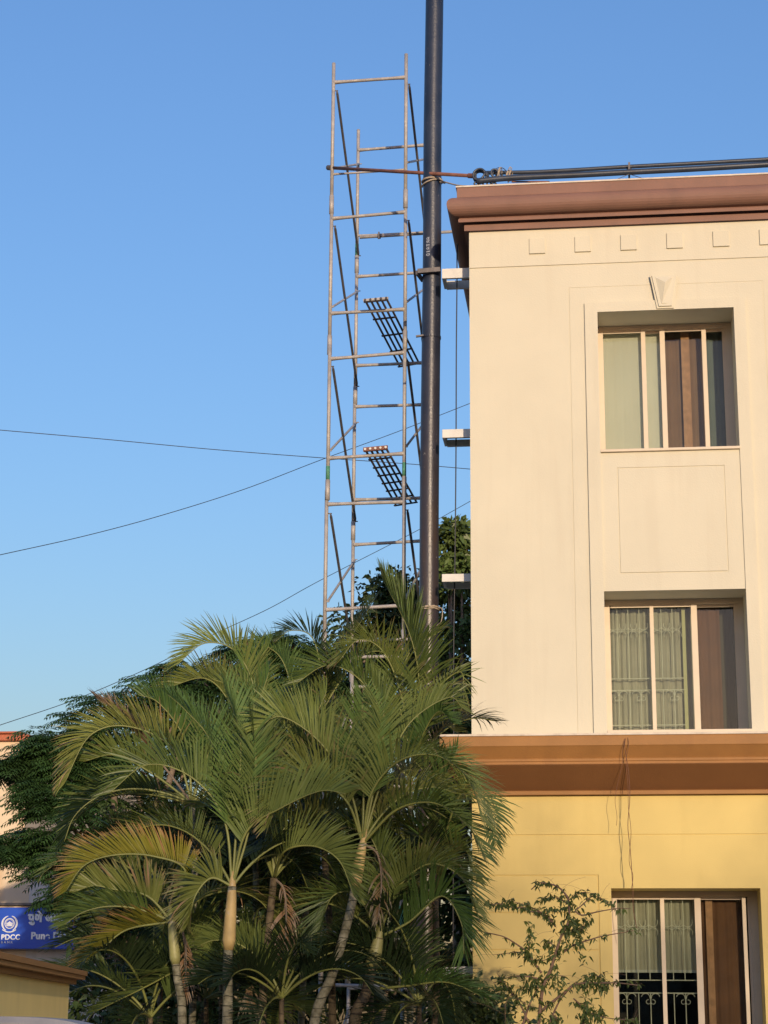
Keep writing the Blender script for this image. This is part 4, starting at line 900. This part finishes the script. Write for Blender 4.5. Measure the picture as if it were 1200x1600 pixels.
# sapling in front of the yellow wall
YP = 16.6
def zp(x, y, dy=0): return at(740+x/5, 1360+y/5, YP+dy)
sp_ = thing('sapling', 'thin sparse sapling with drooping small leaves in front of the yellow wall', 'sapling', (zp(505, 1200).x, YP, 0))
rnd = random.Random(77); sb = MB(); sl = MB(); sl.hast = True
BR = [([(505, 1220), (520, 1080), (535, 950), (560, 860), (600, 780), (640, 650), (690, 500), (740, 400), (745, 260), (720, 190), (660, 130), (590, 105), (510, 100), (450, 150)], .016, .4, 0),
      ([(640, 440), (590, 370), (520, 330), (430, 320), (380, 290), (300, 290), (200, 260), (120, 270), (30, 230)], .007, .35, -.2),
      ([(620, 420), (560, 350), (450, 290), (330, 250), (250, 235)], .006, .45, -.1), ([(530, 800), (480, 730), (420, 640), (340, 580), (240, 520), (120, 490), (0, 465)], .009, .75, .1),
      ([(790, 320), (850, 350), (940, 330), (1040, 310), (1140, 295), (1230, 300)], .006, .85, -.2), ([(800, 310), (860, 260), (930, 200), (990, 220), (1080, 280), (1150, 350)], .005, .5, .1),
      ([(700, 640), (790, 580), (900, 545), (1000, 515), (1140, 490), (1250, 470)], .007, .7, -.3), ([(530, 1100), (600, 1040), (690, 970), (780, 900), (860, 880), (960, 880), (1130, 880), (1300, 900)], .012, .3, -.2),
      ([(380, 1220), (440, 1040), (500, 930), (540, 860)], .010, .8, .1), ([(430, 1190), (370, 1060), (300, 960), (240, 880), (180, 800)], .007, .4, .2), ([(580, 1220), (660, 1040), (720, 960), (790, 880)], .009, .7, .15),
      ([(745, 230), (800, 190), (860, 170), (930, 180)], .004, .4, 0), ([(740, 260), (640, 210), (560, 230), (510, 240)], .004, .3, 0), ([(640, 650), (560, 700), (500, 700)], .004, .3, 0), ([(560, 860), (430, 830), (300, 830), (150, 880)], .006, .3, -.1),
      ([(560, 860), (640, 820), (720, 830)], .005, .2, 0), ([(690, 500), (780, 480), (860, 440), (880, 380)], .005, .1, .1), ([(640, 600), (590, 560), (560, 600)], .003, .2, 0), ([(420, 640), (440, 540), (430, 400)], .003, .4, 0), ([(420, 640), (330, 640), (150, 660)], .003, .5, 0),
      ([(860, 880), (930, 820), (1010, 850), (1050, 920)], .004, .2, 0), ([(780, 1000), (870, 1080), (950, 1130), (1100, 1160), (1280, 1170)], .006, .3, 0), ([(850, 1220), (880, 1120), (870, 1000)], .006, .3, 0), ([(300, 960), (250, 1050), (250, 1220)], .003, .8, 0), ([(530, 1080), (440, 1060), (330, 990)], .004, .4, 0), ([(620, 1220), (640, 1140), (660, 1180)], .005, .0, 0)]
def sap_leaf(p, rnd, L):
    d = Vector((rnd.uniform(-.7, .7), rnd.uniform(-.6, .3), rnd.uniform(-1, .1))).normalized(); leaf_strip(sl, p, d, Vector((rnd.uniform(-1, 1), rnd.uniform(-.6, .6), rnd.uniform(-.3, .3))), L, L*.34, .15, 3)
for pts, r_, bare, dy in BR:
    P = spline([zp(x, y, dy*i/len(pts)) for i, (x, y) in enumerate(pts)], 6); n = len(P); sb.tube(P, [r_*(1-.8*i/n)+.0012 for i in range(n)], 6)
    for i in range(2, n):
        if rnd.random() < bare: continue
        q = P[i]
        tw = q+Vector((rnd.uniform(-.06, .06), rnd.uniform(-.05, .05), rnd.uniform(-.02, .05))); sb.tube([q, tw], .0012, 4)
        for k in range(rnd.randint(3, 6)): sap_leaf(q.lerp(tw, rnd.random()), rnd, rnd.uniform(.035, .06))
    for k in range(2):                                  # fine bare twigs
        i = rnd.randrange(n//2, n); q = P[i]; e = q+Vector((rnd.uniform(-.3, .3), 0, rnd.uniform(-.05, .15))); sb.tube(spline([q, q.lerp(e, .5)+Vector((0, 0, .02)), e], 3), .0014, 4)
for (x, y, sx, sy, n) in ((780, 440, 110, 110, 330), (820, 560, 70, 60, 60), (420, 640, 60, 90, 130), (450, 900, 110, 70, 200), (240, 930, 80, 60, 60), (640, 870, 90, 60, 90), (880, 890, 110, 70, 140), (1000, 880, 60, 90, 110), (920, 1130, 120, 90, 240),
                          (600, 1180, 90, 50, 90), (240, 270, 90, 35, 60), (600, 300, 100, 40, 60), (740, 270, 60, 60, 70), (640, 640, 80, 100, 70), (470, 560, 60, 80, 30), (840, 680, 60, 50, 24)):
    for k in range(int(n*.55)):
        sap_leaf(zp(x+rnd.gauss(0, sx*.5), y+rnd.gauss(0, sy*.5), rnd.uniform(-.15, .15)), rnd, rnd.uniform(.035, .065))
sb.build('trunk', M['twig'], sp_, smooth=True); sl.build('crown', M['sapling'], sp_)

# ------------------------------------------------------------ trees across the road behind the camera: their crowns shade the lower floor
def screen_tree(cx, cy, top, n, seed, label, rx=4.2):
    rnd = random.Random(seed); t = thing('roadside_tree', label, 'tree', (cx, cy, 0), 'trees across the road')
    tk = MB(); f = Vector((cx, cy, 3.5)); tk.tube([(cx, cy, 0), (cx+.1, cy, 2), f], [.35, .28, .24], 10)
    cl = [Vector((cx+rnd.uniform(-rx, rx), cy+rnd.uniform(-2, 2), rnd.uniform(4.5, top-.9))) for _ in range(40)]
    limbs(tk, f, cl, .12, rnd); mb = MB()
    for i in range(n):
        u = Vector((rnd.gauss(0, 1), rnd.gauss(0, 1), rnd.gauss(0, .7))); p = Vector((cx+rnd.uniform(-rx, rx), cy+rnd.uniform(-2.4, 2.4), rnd.uniform(3.2, top)))
        if i % 3 == 0: p = cl[(i//3) % 40]+u.normalized()*1.1*rnd.random()**.5
        if p.z > top-.4*(1+math.sin(p.x*1.3+seed)): continue
        broad_leaf(mb, p, rnd, .34, u.normalized())
    tk.build('trunk', M['bark'], t, smooth=True); mb.build('crown', M['screen_leaf'], t)
for i, (x, top, n) in enumerate(((3, 12.0, 900), (9.5, 12.4, 1150), (16, 13.5, 3000), (22.5, 14.9, 3800))):
    screen_tree(x, -38, top, n, 60+i, ['roadside tree behind the camera, furthest left of the row', 'roadside tree behind the camera, second from the left', 'roadside tree behind the camera, second from the right', 'roadside tree behind the camera, furthest right of the row'][i])

# unseen plain buildings added across the road to keep horizon glow out of the panes
for k, (x0, x1, y0, h, lb) in enumerate(((-30, -12, -50, 8.5, 'plain building added behind the camera to block sky glow, left one'), (-11, 8, -52, 7.5, 'plain building added behind the camera to block sky glow, middle one'), (9, 30, -51, 8.0, 'plain building added behind the camera to block sky glow, right one'))):
    h_ = thing('added_house', lb, 'added_house', (x0, y0, 0), 'houses added across the road to block sky glow')
    MB().box(x0, x1, y0-9, y0, 0, h).build('wall', M['far_cream'], h_); MB().box(x0-.3, x1+.3, y0-9.3, y0+.3, h+.002, h+.25).build('roof', M['far_terra'], h_)
    for j in range(int((x1-x0)/4)):
        for z in (1.2, 4.6): MB().box(x0+1.6+j*4, x0+3.0+j*4, y0+.002, y0+.05, z, z+1.4).build('window', M['dark_room'], h_)
